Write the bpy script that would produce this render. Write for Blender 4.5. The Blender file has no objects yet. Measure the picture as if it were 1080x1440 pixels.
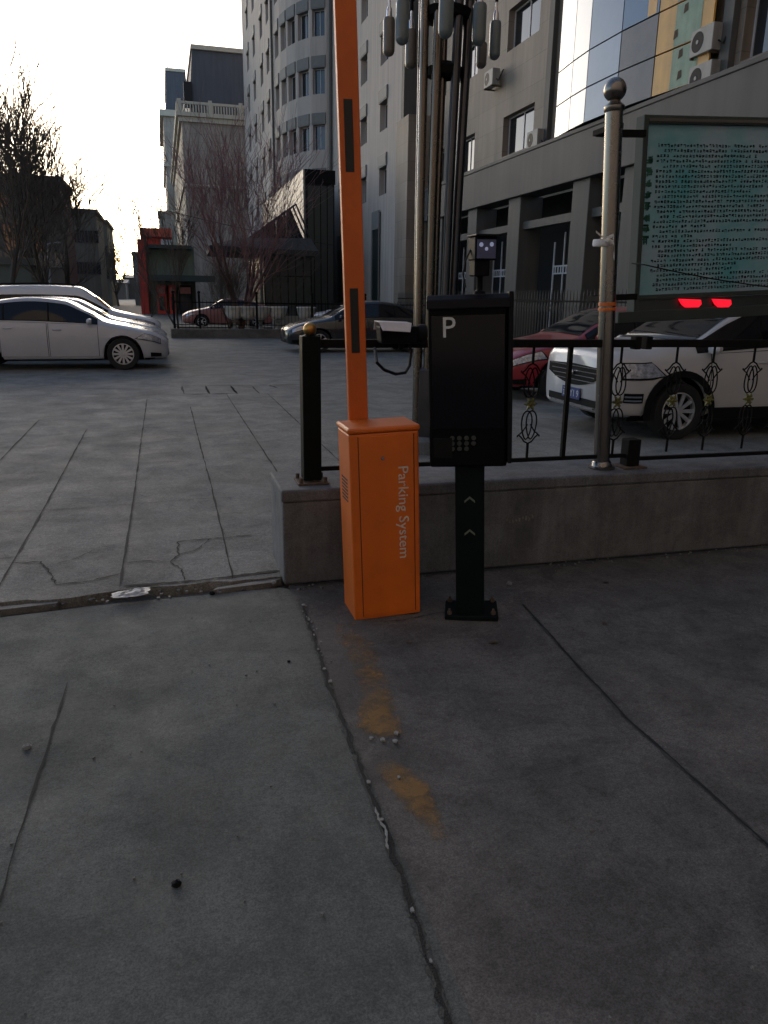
import bpy, bmesh, math, random
from mathutils import Vector, Matrix, noise
R = math.radians
S = bpy.context.scene
COL = S.collection

# ---------------------------------------------------------------- camera
YAW, PITCH, ROLL, CH = R(15.8), R(15.6), R(0.9), 1.6
FWD = Vector((math.sin(YAW)*math.cos(PITCH), math.cos(YAW)*math.cos(PITCH), -math.sin(PITCH)))
_r0 = Vector((math.cos(YAW), -math.sin(YAW), 0)); _u0 = _r0.cross(FWD)
RGT = _r0*math.cos(ROLL) + _u0*math.sin(ROLL)
UPV = -_r0*math.sin(ROLL) + _u0*math.cos(ROLL)
cd = bpy.data.cameras.new('camera'); cam = bpy.data.objects.new('camera', cd); COL.objects.link(cam)
cd.sensor_fit = 'VERTICAL'; cd.sensor_height = 36; cd.sensor_width = 27; cd.lens = 27.0
cd.clip_end = 2000; cd.clip_start = 0.05
cam.matrix_world = Matrix(((RGT.x, UPV.x, -FWD.x, 0), (RGT.y, UPV.y, -FWD.y, 0), (RGT.z, UPV.z, -FWD.z, CH), (0, 0, 0, 1)))
S.camera = cam

# ---------------------------------------------------------------- world, sun, exposure
SUN_EL, SUN_AZ = R(13.0), R(-4.8)          # azimuth measured from +Y towards +X
w = bpy.data.worlds.new('World'); S.world = w; w.use_nodes = True
wn = w.node_tree.nodes; wl = w.node_tree.links
bg = wn['Background']; sky = wn.new('ShaderNodeTexSky'); sky.sky_type = 'NISHITA'
sky.sun_disc = False; sky.sun_elevation = SUN_EL; sky.sun_rotation = SUN_AZ
sky.air_density = 0.65; sky.dust_density = 0.55; sky.ozone_density = 0.1
bg.inputs['Strength'].default_value = 0.15
wl.new(sky.outputs[0], bg.inputs['Color'])
sd = bpy.data.lights.new('sun', 'SUN'); sd.energy = 0.5; sd.angle = R(30); sd.color = (1, .86, .70)
so = bpy.data.objects.new('sun', sd); COL.objects.link(so)
sdir = Vector((math.sin(SUN_AZ)*math.cos(SUN_EL), math.cos(SUN_AZ)*math.cos(SUN_EL), math.sin(SUN_EL)))
so.rotation_euler = sdir.to_track_quat('Z', 'Y').to_euler()
S.view_settings.view_transform = 'Standard'; S.view_settings.look = 'None'
S.view_settings.exposure = 0.85; S.view_settings.gamma = 1; S.view_settings.use_curve_mapping = False

# ---------------------------------------------------------------- materials
def new_mat(name):
    m = bpy.data.materials.new(name); m.use_nodes = True
    return m, m.node_tree.nodes, m.node_tree.links, m.node_tree.nodes['Principled BSDF']
def mat(name, col, rough=.7, var=.12, scale=6, metal=0, bump=.0, bscale=None, spec=None, streak=0, coat=0, emit=None, es=0):
    m, n, l, p = new_mat(name)
    p.inputs['Roughness'].default_value = rough; p.inputs['Metallic'].default_value = metal
    if spec is not None: p.inputs['Specular IOR Level'].default_value = spec
    if coat: p.inputs['Coat Weight'].default_value = coat; p.inputs['Coat Roughness'].default_value = .08
    tc = n.new('ShaderNodeTexCoord')
    nz = n.new('ShaderNodeTexNoise'); nz.inputs['Scale'].default_value = scale; nz.inputs['Detail'].default_value = 6
    nz.inputs['Roughness'].default_value = .65
    l.new(tc.outputs['Object'], nz.inputs['Vector'])
    rp = n.new('ShaderNodeValToRGB'); rp.color_ramp.elements[0].position = .3; rp.color_ramp.elements[1].position = .72
    rp.color_ramp.elements[0].color = (*[c*(1-var) for c in col], 1); rp.color_ramp.elements[1].color = (*[min(1, c*(1+var)) for c in col], 1)
    l.new(nz.outputs['Fac'], rp.inputs['Fac']); out = rp.outputs['Color']
    if streak:
        mp = n.new('ShaderNodeMapping'); mp.inputs['Scale'].default_value = (2.2, 2.2, .12)
        l.new(tc.outputs['Object'], mp.inputs['Vector'])
        n2 = n.new('ShaderNodeTexNoise'); n2.inputs['Scale'].default_value = 1.6; n2.inputs['Detail'].default_value = 5
        l.new(mp.outputs[0], n2.inputs['Vector'])
        r2 = n.new('ShaderNodeMapRange'); r2.inputs['From Min'].default_value = .35; r2.inputs['From Max'].default_value = .7
        r2.inputs['To Min'].default_value = 1-streak; r2.inputs['To Max'].default_value = 1
        l.new(n2.outputs['Fac'], r2.inputs['Value'])
        mx = n.new('ShaderNodeMix'); mx.data_type = 'RGBA'; mx.blend_type = 'MULTIPLY'; mx.inputs['Factor'].default_value = 1
        l.new(out, mx.inputs[6]); l.new(r2.outputs[0], mx.inputs[7]); out = mx.outputs[2]
    l.new(out, p.inputs['Base Color'])
    rr = n.new('ShaderNodeMapRange'); rr.inputs['To Min'].default_value = max(0.02, rough*.85); rr.inputs['To Max'].default_value = min(1, rough*1.15)
    l.new(nz.outputs['Fac'], rr.inputs['Value']); l.new(rr.outputs[0], p.inputs['Roughness'])
    if bump:
        nb = n.new('ShaderNodeTexNoise'); nb.inputs['Scale'].default_value = bscale or scale*6; nb.inputs['Detail'].default_value = 5
        l.new(tc.outputs['Object'], nb.inputs['Vector'])
        b = n.new('ShaderNodeBump'); b.inputs['Strength'].default_value = bump; b.inputs['Distance'].default_value = .01
        l.new(nb.outputs['Fac'], b.inputs['Height']); l.new(b.outputs[0], p.inputs['Normal'])
    if emit:
        p.inputs['Emission Color'].default_value = (*emit, 1); p.inputs['Emission Strength'].default_value = es
    return m
def concrete(name, c1, c2, rough=.8, stain=.5, scale=1.0, streak=0):
    """worn concrete: broad tone patches, fine grain, dark stains, pale scuffs"""
    m, n, l, p = new_mat(name); tc = n.new('ShaderNodeTexCoord'); V = tc.outputs['Object']
    def nz(s, d=6, r=.6, dist=0):
        t = n.new('ShaderNodeTexNoise'); t.inputs['Scale'].default_value = s*scale; t.inputs['Detail'].default_value = d
        t.inputs['Roughness'].default_value = r; t.inputs['Distortion'].default_value = dist; l.new(V, t.inputs['Vector']); return t.outputs['Fac']
    def rng(s, a, b, c, d):
        t = n.new('ShaderNodeMapRange'); 
        for k, v in zip(('From Min', 'From Max', 'To Min', 'To Max'), (a, b, c, d)): t.inputs[k].default_value = v
        l.new(s, t.inputs['Value']); return t.outputs[0]
    def mul(a, b):
        t = n.new('ShaderNodeMix'); t.data_type = 'RGBA'; t.blend_type = 'MULTIPLY'; t.inputs['Factor'].default_value = 1
        l.new(a, t.inputs[6]); l.new(b, t.inputs[7]); return t.outputs[2]
    mx = n.new('ShaderNodeMix'); mx.data_type = 'RGBA'; mx.inputs[6].default_value = (*c1, 1); mx.inputs[7].default_value = (*c2, 1)
    l.new(rng(nz(.9, 5, .6, .4), .35, .65, 0, 1), mx.inputs['Factor']); c = mx.outputs[2]
    c = mul(c, rng(nz(48, 4, .85), .34, .66, .7, 1.25)); c = mul(c, rng(nz(150, 3, .9), .4, .6, .68, 1.28))
    c = mul(c, rng(nz(24, 9, .85, 1.2), .33, .42, 1-.35*stain, 1))
    c = mul(c, rng(nz(2.6, 8, .7, .6), .42, .58, 1-.45*stain, 1.05))
    c = mul(c, rng(nz(11, 6, .75), .36, .5, 1-.3*stain, 1.03))
    if streak:
        mp = n.new('ShaderNodeMapping'); mp.inputs['Scale'].default_value = (5, 5, .5); l.new(V, mp.inputs['Vector'])
        t = n.new('ShaderNodeTexNoise'); t.inputs['Scale'].default_value = 1.4; t.inputs['Detail'].default_value = 7; t.inputs['Roughness'].default_value = .7; l.new(mp.outputs[0], t.inputs['Vector'])
        c = mul(c, rng(t.outputs['Fac'], .38, .62, 1-streak, 1.12))
    l.new(c, p.inputs['Base Color'])
    l.new(rng(nz(3.1, 6, .7), .3, .7, rough-.14, rough+.1), p.inputs['Roughness'])
    b = n.new('ShaderNodeBump'); b.inputs['Strength'].default_value = .55; b.inputs['Distance'].default_value = .008
    l.new(nz(45, 8, .8), b.inputs['Height']); l.new(b.outputs[0], p.inputs['Normal'])
    p.inputs['Specular IOR Level'].default_value = .35
    return m
def slab_stone(name, col, bw, bh, joint=.55, rough=.6, axis='X'):
    """wall clad in panels; axis = horizontal direction the wall runs in"""
    m, n, l, p = new_mat(name); tc = n.new('ShaderNodeTexCoord')
    sp = n.new('ShaderNodeSeparateXYZ'); l.new(tc.outputs['Object'], sp.inputs[0])
    cb = n.new('ShaderNodeCombineXYZ'); l.new(sp.outputs[0 if axis == 'X' else 1], cb.inputs[0]); l.new(sp.outputs[2], cb.inputs[1])
    br = n.new('ShaderNodeTexBrick'); br.inputs['Scale'].default_value = 1; br.inputs['Brick Width'].default_value = bw; br.inputs['Row Height'].default_value = bh
    br.inputs['Mortar Size'].default_value = .012; br.inputs['Mortar Smooth'].default_value = .2; br.offset = .5
    br.inputs['Color1'].default_value = (*[c*1.06 for c in col], 1); br.inputs['Color2'].default_value = (*[c*.9 for c in col], 1)
    br.inputs['Mortar'].default_value = (*[c*joint for c in col], 1)
    l.new(cb.outputs[0], br.inputs['Vector'])
    mp = n.new('ShaderNodeMapping'); mp.inputs['Scale'].default_value = (1, 1, .15); l.new(tc.outputs['Object'], mp.inputs['Vector'])
    nz = n.new('ShaderNodeTexNoise'); nz.inputs['Scale'].default_value = 1.1; nz.inputs['Detail'].default_value = 7; nz.inputs['Roughness'].default_value = .65
    l.new(mp.outputs[0], nz.inputs['Vector'])
    r2 = n.new('ShaderNodeMapRange'); r2.inputs['From Min'].default_value = .35; r2.inputs['From Max'].default_value = .65; r2.inputs['To Min'].default_value = .62; r2.inputs['To Max'].default_value = 1.1
    l.new(nz.outputs['Fac'], r2.inputs['Value'])
    mx = n.new('ShaderNodeMix'); mx.data_type = 'RGBA'; mx.blend_type = 'MULTIPLY'; mx.inputs['Factor'].default_value = 1
    l.new(br.outputs['Color'], mx.inputs[6]); l.new(r2.outputs[0], mx.inputs[7]); l.new(mx.outputs[2], p.inputs['Base Color'])
    p.inputs['Roughness'].default_value = rough
    return m
M = dict(
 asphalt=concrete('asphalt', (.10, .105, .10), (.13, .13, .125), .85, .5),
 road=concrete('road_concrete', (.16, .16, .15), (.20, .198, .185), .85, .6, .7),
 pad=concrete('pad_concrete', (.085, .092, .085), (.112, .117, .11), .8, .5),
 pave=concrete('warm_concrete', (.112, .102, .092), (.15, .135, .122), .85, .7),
 crack=mat('crack_dirt', (.012, .012, .012), .95, .5, 30, bump=.6),
 dirt=mat('packed_dirt', (.062, .062, .057), .95, .5, 25, bump=.6),
 caulk=mat('joint_filler', (.22, .22, .21), .7, .3, 40),
 yellow=None,
 wallc=concrete('plinth_concrete', (.115, .118, .125), (.145, .15, .16), .8, .4, 2, .2),
 wallcap=concrete('coping_concrete', (.16, .155, .15), (.2, .195, .185), .8, .5, 2),
 orange=mat('orange_enamel', (.66, .135, .008), .45, .12, 5, streak=.14, coat=.12, bump=.03, bscale=40),
 orange_arm=mat('orange_arm_paint', (.60, .11, .007), .5, .12, 4, streak=.12),
 blacktape=mat('black_tape', (.006, .006, .007), .5, .2, 20),
 blackmetal=mat('black_iron', (.008, .008, .008), .75, .4, 25, spec=.1, bump=.15, bscale=80),
 kiosk=mat('kiosk_black', (.0035, .0038, .0045), .42, .3, 4, spec=.07),
 kioskpost=mat('post_dark_green', (.005, .009, .009), .5, .3, 6, spec=.07),
 kioskhood=mat('hood_charcoal', (.010, .010, .012), .45, .2, 6, spec=.07),
 glyph=mat('pale_lettering', (.55, .56, .56), .6, .1, 30),
 silverletter=mat('silver_lettering', (.62, .56, .50), .45, .2, 60, metal=.1),
 chrome=mat('chrome', (.6, .6, .62), .18, .05, 5, metal=1),
 steel=mat('stainless_steel', (.22, .205, .19), .27, .1, 2, metal=1),
 gold=mat('old_gold', (.42, .24, .07), .32, .2, 20, metal=.85),
 rust=mat('rusty_steel', (.09, .06, .04), .85, .5, 40, bump=.4),
 pipe=mat('brown_steel_pipe', (.15, .125, .105), .27, .1, 2, metal=1),
 pipedark=mat('dark_steel_pipe', (.08, .08, .088), .3, .2, 3, metal=1),
 shade=mat('grey_lamp_glass', (.12, .145, .15), .3, .1, 6),
 shadeb=mat('brown_lamp_glass', (.13, .115, .10), .35, .1, 6),
 whiteplas=mat('white_plastic', (.62, .62, .64), .4, .08, 10),
 darkplas=mat('dark_plastic', (.008, .008, .011), .5, .2, 10, spec=.07),
 rubber=mat('black_rubber', (.010, .010, .010), .8, .3, 20),
 lens=mat('lens_glass', (.003, .003, .006), .12, .1, 3, spec=.25),
 ledglass=mat('blue_grey_lens_panel', (.07, .085, .19), .3, .2, 8),
 led=mat('led_spot', (.35, .38, .55), .3, .05, 9, emit=(.5, .58, .9), es=.12),
 greenled=mat('dim_dots', (.035, .04, .035), .5, .2, 20),
 silver=mat('silver_white_paint', (.42, .425, .46), .25, .04, 2, coat=.6),
 white=mat('white_paint', (.6, .6, .62), .3, .04, 2, coat=.6),
 cream=mat('pearl_white_paint', (.48, .47, .47), .3, .04, 2, coat=.6),
 red=mat('dark_red_paint', (.26, .012, .02), .3, .08, 2, coat=.6),
 darkcar=mat('dark_green_grey_paint', (.018, .022, .024), .25, .1, 2, coat=.6),
 pinkred=mat('faded_red_paint', (.26, .10, .09), .35, .1, 2, coat=.4),
 carglass=mat('car_glass', (.006, .007, .010), .05, .2, 2, spec=.35),
 seam=mat('panel_gap', (.01, .01, .01), .8, .2, 5),
 trim=mat('black_trim', (.006, .006, .006), .7, .2, 10, spec=.15),
 head=mat('headlamp_glass', (.38, .40, .46), .10, .6, 22, metal=.5),
 tail=mat('tail_light_red', (.20, .012, .012), .2, .3, 9),
 rim=mat('alloy_rim', (.58, .58, .60), .35, .1, 9, metal=.6),
 plate=mat('plate_blue', (.015, .035, .16), .45, .15, 30),
 glass=mat('window_glass', (.035, .04, .045), .05, .2, .5, spec=1.0, metal=.35),
 frame=mat('window_frame', (.50, .50, .52), .5, .1, 6),
 framed=mat('dark_window_frame', (.05, .05, .055), .5, .2, 6),
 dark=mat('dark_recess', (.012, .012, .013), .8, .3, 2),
 stonea=mat('pinkish_grey_render', (.48, .415, .365), .85, .06, .35, streak=.22, bump=.1),
 shutter=mat('shutter_box', (.17, .165, .155), .7, .12, 4),
 stoneb=slab_stone('brown_stone_cladding', (.25, .20, .155), 1.6, .9, .66, .7, 'Y'),
 beam=mat('dark_grey_beam', (.095, .087, .080), .7, .12, .6, streak=.2),
 column=mat('grey_column', (.090, .086, .078), .7, .12, .6, streak=.2),
 stonec=slab_stone('pale_block_cladding', (.36, .32, .275), 2.2, .85, .62, .85, 'X'),
 stonec2=mat('pale_cornice', (.48, .44, .36), .8, .08, 1),
 mansard=mat('slate_mansard', (.085, .09, .11), .75, .1, .5, streak=.2),
 lightpanel=slab_stone('light_panel', (.23, .215, .19), 3.0, 1.6, .8, .5, 'Y'),
 curtain=mat('dark_green_glass', (.02, .03, .028), .32, .3, .4, spec=.7),
 baywhite=mat('bay_glass', (.10, .15, .21), .22, .12, .5, metal=.2, spec=.7),
 bayopaque=mat('bay_brown_panel', (.10, .085, .08), .3, .3, 1.2),
 ochre=mat('ochre_panel', (.80, .42, .08), .35, .12, 1.5, streak=.25),
 greenp=mat('pale_green_panel', (.24, .34, .20), .35, .2, 2.5, streak=.3),
 acbody=mat('ac_casing', (.36, .34, .31), .6, .12, 5, streak=.3),
 redwall=mat('red_render', (.55, .045, .03), .7, .12, 1),
 redlight=mat('faded_red_fascia', (.55, .10, .06), .7, .2, 2),
 signpink=mat('pink_sign', (.45, .16, .14), .6, .3, 3),
 greenwall=mat('grey_green_wall', (.14, .16, .12), .8, .1, .6, streak=.2),
 darkgreen=mat('dark_green_awning', (.03, .045, .04), .7, .2, 2),
 bld1=mat('brown_brick_far', (.10, .075, .06), .9, .15, .5, streak=.2),
 bld2=mat('grey_brick_far', (.12, .11, .09), .9, .12, .5, streak=.2),
 bldred=mat('painted_sunlit_orange', (.42, .17, .06), .7, .5, 2.5),  # orange colour painted in for sunlit wall
 lowgreen=mat('grey_green_hut', (.10, .115, .10), .8, .1, 1),
 bark=mat('dark_bark', (.045, .036, .028), .9, .3, 12, bump=.3),
 twig=mat('brown_twig', (.075, .055, .04), .9, .3, 4),
 purplebark=mat('purple_bark', (.09, .05, .048), .9, .3, 9),
 purpletwig=mat('purple_twig', (.21, .115, .115), .9, .3, 4),
 kerb=concrete('kerb_stone', (.10, .09, .08), (.13, .12, .11), .85, .5),
 soil=mat('planter_soil', (.04, .035, .025), 1, .4, 8, bump=.5),
 bowl=mat('white_bowl', (.78, .76, .72), .7, .12, 6, streak=.25),
 lowwhite=mat('whitewashed_wall', (.30, .30, .27), .8, .15, 1.5, streak=.3),
 cloth=mat('white_cloth', (.6, .6, .6), .9, .05, 20),
 bag=mat('pale_plastic_sheet', (.42, .42, .40), .5, .35, 30),
 orangeband=mat('orange_tape', (.6, .14, .02), .5, .1, 9),
 ink=mat('print_ink', (.012, .018, .022), .6, .1, 9),
 greenink=mat('green_print_ink', (.02, .11, .08), .6, .1, 9),
 redreflect=mat('red_reflection_glow', (.6, .01, .02), .3, .05, 9, emit=(1, .01, .03), es=.6),  # emission stands in for a reflection of tail lights
 hood_lamp=mat('lamp_post_grey', (.30, .30, .30), .5, .1, 5),
 darkroof=mat('dark_canopy_roof', (.03, .028, .027), .9, .2, 1.5),
 leaf=mat('ornament_yellow_green', (.10, .10, .02), .6, .3, 20),
)
# the board's printed sheet: teal at the rim, grey lilac patches
def sheet():
    m, n, l, p = new_mat('printed_sheet'); tc = n.new('ShaderNodeTexCoord')
    nz = n.new('ShaderNodeTexNoise'); nz.inputs['Scale'].default_value = 2.6; nz.inputs['Detail'].default_value = 3; l.new(tc.outputs['Object'], nz.inputs['Vector'])
    rp = n.new('ShaderNodeValToRGB'); e = rp.color_ramp.elements
    e[0].position = .3; e[0].color = (.07, .32, .37, 1); e[1].position = .7; e[1].color = (.32, .39, .48, 1)
    k = e.new(.5); k.color = (.18, .36, .42, 1)
    l.new(nz.outputs['Fac'], rp.inputs['Fac']); l.new(rp.outputs[0], p.inputs['Base Color']); p.inputs['Roughness'].default_value = .3
    return m
M['sheet'] = sheet()
def worn_paint():
    m, n, l, p = new_mat('worn_yellow_paint'); tc = n.new('ShaderNodeTexCoord')
    nz = n.new('ShaderNodeTexNoise'); nz.inputs['Scale'].default_value = 22; nz.inputs['Detail'].default_value = 8; nz.inputs['Roughness'].default_value = .75; l.new(tc.outputs['Object'], nz.inputs['Vector'])
    n2 = n.new('ShaderNodeTexNoise'); n2.inputs['Scale'].default_value = 5; n2.inputs['Detail'].default_value = 4; l.new(tc.outputs['Object'], n2.inputs['Vector'])
    ad = n.new('ShaderNodeMath'); ad.operation = 'ADD'; l.new(nz.outputs['Fac'], ad.inputs[0]); l.new(n2.outputs['Fac'], ad.inputs[1])
    rp = n.new('ShaderNodeValToRGB'); e = rp.color_ramp.elements; e[0].position = .41; e[1].position = .50
    hf = n.new('ShaderNodeMath'); hf.operation = 'MULTIPLY'; hf.inputs[1].default_value = .5; l.new(ad.outputs[0], hf.inputs[0])
    at_ = n.new('ShaderNodeAttribute'); at_.attribute_name = 'wear'
    mu = n.new('ShaderNodeMath'); mu.operation = 'MULTIPLY_ADD'; mu.inputs[1].default_value = .26; l.new(at_.outputs['Fac'], mu.inputs[0]); l.new(hf.outputs[0], mu.inputs[2])
    e[0].position = .58; e[1].position = .78; e[1].color = (.75, .75, .75, 1); l.new(mu.outputs[0], rp.inputs['Fac'])
    mu = rp
    p.inputs['Base Color'].default_value = (.26, .135, .035, 1); p.inputs['Roughness'].default_value = .8
    l.new(mu.outputs[0], p.inputs['Alpha'])
    return m
M['yellow'] = worn_paint()

# ---------------------------------------------------------------- helpers
def at(px, py, z=None, Y=None, X=None):
    d = FWD + RGT*((px-540)/1080) - UPV*((py-720)/1080)
    if z is not None: t = (z-CH)/d.z
    elif Y is not None: t = Y/d.y
    else: t = X/d.x
    return Vector((0, 0, CH)) + d*t
LOC = {}
def tag(o, label=None, cat=None, group=None, kind=None):
    for k, v in (('label', label), ('category', cat), ('group', group), ('kind', kind)):
        if v: o[k] = v
    return o
def thing(name, loc, label, cat, group=None, rz=0, ry=0):
    o = bpy.data.objects.new(name, None); COL.objects.link(o); o.empty_display_size = .2
    o.location = loc; o.rotation_euler = (0, ry, rz); LOC[o.name] = Vector(loc)
    return tag(o, label, cat, group)
def base_of(p):
    while p is not None:
        if p.name in LOC: return LOC[p.name]
        p = p.parent
    return Vector((0, 0, 0))
class MB:
    def __init__(s): s.v = []; s.f = []
    def add(s, vs, fs):
        k = len(s.v); s.v += [tuple(v) for v in vs]; s.f += [tuple(i+k for i in f) for f in fs]; return s
    def box(s, x0, x1, y0, y1, z0, z1):
        vs = [(x, y, z) for z in (z0, z1) for y in (y0, y1) for x in (x0, x1)]
        return s.add(vs, [(0, 2, 3, 1), (4, 5, 7, 6), (0, 1, 5, 4), (2, 6, 7, 3), (0, 4, 6, 2), (1, 3, 7, 5)])
    def quad(s, a, b, c, d): return s.add([a, b, c, d], [(0, 1, 2, 3)])
    def prism(s, poly, axis, a, b):
        """poly: 2D points; axis: the extrusion axis"""
        def P(u, v, t): return {'X': (t, u, v), 'Y': (u, t, v), 'Z': (u, v, t)}[axis]
        n = len(poly); vs = [P(u, v, a) for u, v in poly]+[P(u, v, b) for u, v in poly]
        return s.add(vs, [tuple(range(n))[::-1], tuple(range(n, 2*n))]+[(i, (i+1) % n, n+(i+1) % n, n+i) for i in range(n)])
    def tube(s, pts, rad, n=8, cap=True):
        pts = [Vector(p) for p in pts]; rad = rad if isinstance(rad, (list, tuple)) else [rad]*len(pts)
        vs = []; side = None
        for i, p in enumerate(pts):
            t = (pts[min(i+1, len(pts)-1)]-pts[max(i-1, 0)]).normalized()
            if side is None:
                side = t.orthogonal().normalized()
            else:
                side = (side - t*side.dot(t)); side = side.normalized() if side.length > 1e-6 else t.orthogonal().normalized()
            up = t.cross(side)
            for k in range(n):
                a = 2*math.pi*k/n; vs.append(p+(side*math.cos(a)+up*math.sin(a))*rad[i])
        fs = [(i*n+k, i*n+(k+1) % n, (i+1)*n+(k+1) % n, (i+1)*n+k) for i in range(len(pts)-1) for k in range(n)]
        if cap: fs += [tuple(range(n))[::-1], tuple(range((len(pts)-1)*n, len(pts)*n))]
        return s.add(vs, fs)
    def lathe(s, prof, c=(0, 0, 0), axis='Z', n=24):
        """prof: (r, h) pairs"""
        vs = []; c = Vector(c)
        for r, h in prof:
            for k in range(n):
                a = 2*math.pi*k/n; u, v = r*math.cos(a), r*math.sin(a)
                vs.append(c+Vector({'Z': (u, v, h), 'Y': (u, h, v), 'X': (h, u, v)}[axis]))
        fs = [(i*n+k, i*n+(k+1) % n, (i+1)*n+(k+1) % n, (i+1)*n+k) for i in range(len(prof)-1) for k in range(n)]
        return s.add(vs, fs)
    def build(s, name, m, parent=None, bevel=0, smooth=False, off=None, local=False):
        me = bpy.data.meshes.new(name)
        o0 = Vector((0, 0, 0)) if (local or parent is None) else base_of(parent)
        if off is not None: o0 = Vector(off)
        me.from_pydata([tuple(Vector(v)-o0) for v in s.v], [], s.f); me.materials.append(m)
        bm = bmesh.new(); bm.from_mesh(me); bmesh.ops.recalc_face_normals(bm, faces=bm.faces); bm.to_mesh(me); bm.free()
        if smooth:
            me.shade_smooth() if hasattr(me, 'shade_smooth') else None
            me.set_sharp_from_angle(angle=R(40))
        ob = bpy.data.objects.new(name, me); COL.objects.link(ob)
        if parent is not None: ob.parent = parent
        elif off is not None: ob.location = off
        if bevel:
            b = ob.modifiers.new('bevel', 'BEVEL'); b.width = bevel; b.segments = 2; b.limit_method = 'ANGLE'
        return ob
def ball(mb, c, r, n=20):
    return mb.lathe([(max(r*math.sin(math.pi*i/12), 1e-4), -r*math.cos(math.pi*i/12)) for i in range(13)], c, 'Z', n)
def text_mb(txt, size, depth=.002):
    cu = bpy.data.curves.new('t', 'FONT'); cu.body = txt; cu.size = size; cu.extrude = depth; cu.resolution_u = 3
    o = bpy.data.objects.new('t', cu); COL.objects.link(o); bpy.context.view_layer.update()
    me = bpy.data.meshes.new_from_object(o.evaluated_get(bpy.context.evaluated_depsgraph_get()))
    mb = MB(); mb.add([v.co[:] for v in me.vertices], [tuple(p.vertices) for p in me.polygons])
    bpy.data.objects.remove(o); bpy.data.curves.remove(cu); return mb
def xform(mb, mtx): mb.v = [tuple(mtx @ Vector(v)) for v in mb.v]; return mb
def copy_tree(o, parent=None):
    c = o.copy(); COL.objects.link(c); c.parent = parent
    for ch in list(o.children): copy_tree(ch, c)
    return c
def struct(name, mb, m): return tag(mb.build(name, m), kind='structure')

# ================================================================ SETTING: ground
rng = random.Random(7)
g = MB(); g.quad((-600, -60, -.03), (600, -60, -.03), (600, 900, -.03), (-600, 900, -.03)); struct('ground', g, M['asphalt'])
# raised concrete road with a broken front edge
edge = []
x = -14.0
while x < .58:
    base = 4.20 + (.0 if x > -.35 else -.05) + (-.03 if x < -.95 else 0)
    edge.append((x, base+rng.uniform(-.018, .018)))
    x += rng.uniform(.05, .13)
edge.append((.58, 4.20))
mb = MB(); n = len(edge)
vs = [(x, y, .028) for x, y in edge]+[(x, 31.5, .028) for x, y in edge]+[(x, y, -.03) for x, y in edge]
mb.add(vs, [(i, i+1, n+i+1, n+i) for i in range(n-1)]+[(2*n+i, 2*n+i+1, i+1, i) for i in range(n-1)])
mb.quad((.58, 4.20, .028), (60, 4.20, .028), (60, 31.5, .028), (.58, 31.5, .028))
mb.quad((-60, 4.16, .028), (-14, 4.16, .028), (-14, 31.5, .028), (-60, 31.5, .028))
struct('road', mb, M['road'])
JX = .575
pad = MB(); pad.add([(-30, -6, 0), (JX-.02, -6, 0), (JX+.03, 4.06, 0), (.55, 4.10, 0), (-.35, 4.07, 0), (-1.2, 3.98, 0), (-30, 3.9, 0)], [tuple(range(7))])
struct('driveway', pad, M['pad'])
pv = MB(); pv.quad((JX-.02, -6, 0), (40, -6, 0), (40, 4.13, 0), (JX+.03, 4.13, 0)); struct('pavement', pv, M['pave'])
def crackline(mb, pts, w=.010, step=.05, jit=.008, z=.005, seed=1, taper=True, wv=.6):
    r = random.Random(seed); P = [Vector((p[0], p[1])) for p in pts]; out = []
    for a, b in zip(P, P[1:]):
        L = (b-a).length; k = max(1, int(L/step)); t = (b-a)/L; nn = Vector((-t.y, t.x))
        for i in range(k): out.append((a+(b-a)*i/k+nn*r.uniform(-jit, jit), nn))
    out.append((P[-1], nn)); m = len(out); vs = []
    for i, (p, nn) in enumerate(out):
        f = w*.5*(1+r.uniform(-wv, wv))
        if taper and (i == 0 or i == m-1): f *= .2
        vs += [(*(p+nn*f), z), (*(p-nn*f), z)]
    mb.add(vs, [(2*i, 2*i+1, 2*i+3, 2*i+2) for i in range(m-1)])
ck = MB()
crackline(ck, [(.632, 3.82), (.605, 3.2), (.588, 2.93), (.574, 2.05), (.55, 1.5), (.534, 1.28), (.50, .6), (.45, -1)], .013, .035, .007, seed=3)
crackline(ck, [(1.797, 3.545), (1.74, 3.0), (1.683, 2.36), (1.69, 1.66), (1.70, .9)], .009, .06, .003, seed=4)
crackline(ck, [(-.483, 3.2), (-.50, 2.6), (-.517, 2.13), (-.53, 1.5)], .007, .06, .003, seed=5)
crackline(ck, [(.60, 4.10), (1.2, 4.12), (2.4, 4.115), (4.6, 4.12)], .02, .08, .006, seed=6, z=.004)
crackline(ck, [(.93, 3.50), (1.1, 3.49), (1.32, 3.54), (1.42, 3.5)], .005, .03, .004, seed=8)
struct('pavement_joints', ck, M['crack'])
db = MB()
crackline(db, [(.632, 3.9), (.605, 3.2), (.588, 2.93), (.574, 2.05), (.55, 1.5), (.534, 1.28), (.50, .6)], .024, .012, .003, seed=13, z=.003, wv=.5)
crackline(db, [(1.797, 3.545), (1.74, 3.0), (1.683, 2.36), (1.69, 1.66), (1.70, .9)], .018, .015, .003, seed=14, z=.003, wv=.5)
crackline(db, [(.60, 4.09), (1.2, 4.10), (2.4, 4.10), (4.6, 4.10)], .06, .06, .012, seed=16, z=.003, wv=.8)
struct('joint_dirt', db, M['dirt'])
rk = MB(); Z = .033
for xx, y1 in ((.305, 11.5), (-.315, 12.5), (-.955, 9.8), (-1.60, 10.6), (-2.25, 9.0), (.93, 13.0), (1.6, 13.0)):
    crackline(rk, [(xx-.005, 4.22), (xx+.006, 6.3), (xx, 8.5), (xx, y1)], .012, .12, .003, seed=int(xx*100)+500, z=Z)
crackline(rk, [(-1.4, 6.02), (-.9, 6.0), (-.3, 6.05), (.25, 6.1), (.5, 6.1)], .004, .05, .004, seed=21, z=Z)
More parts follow.
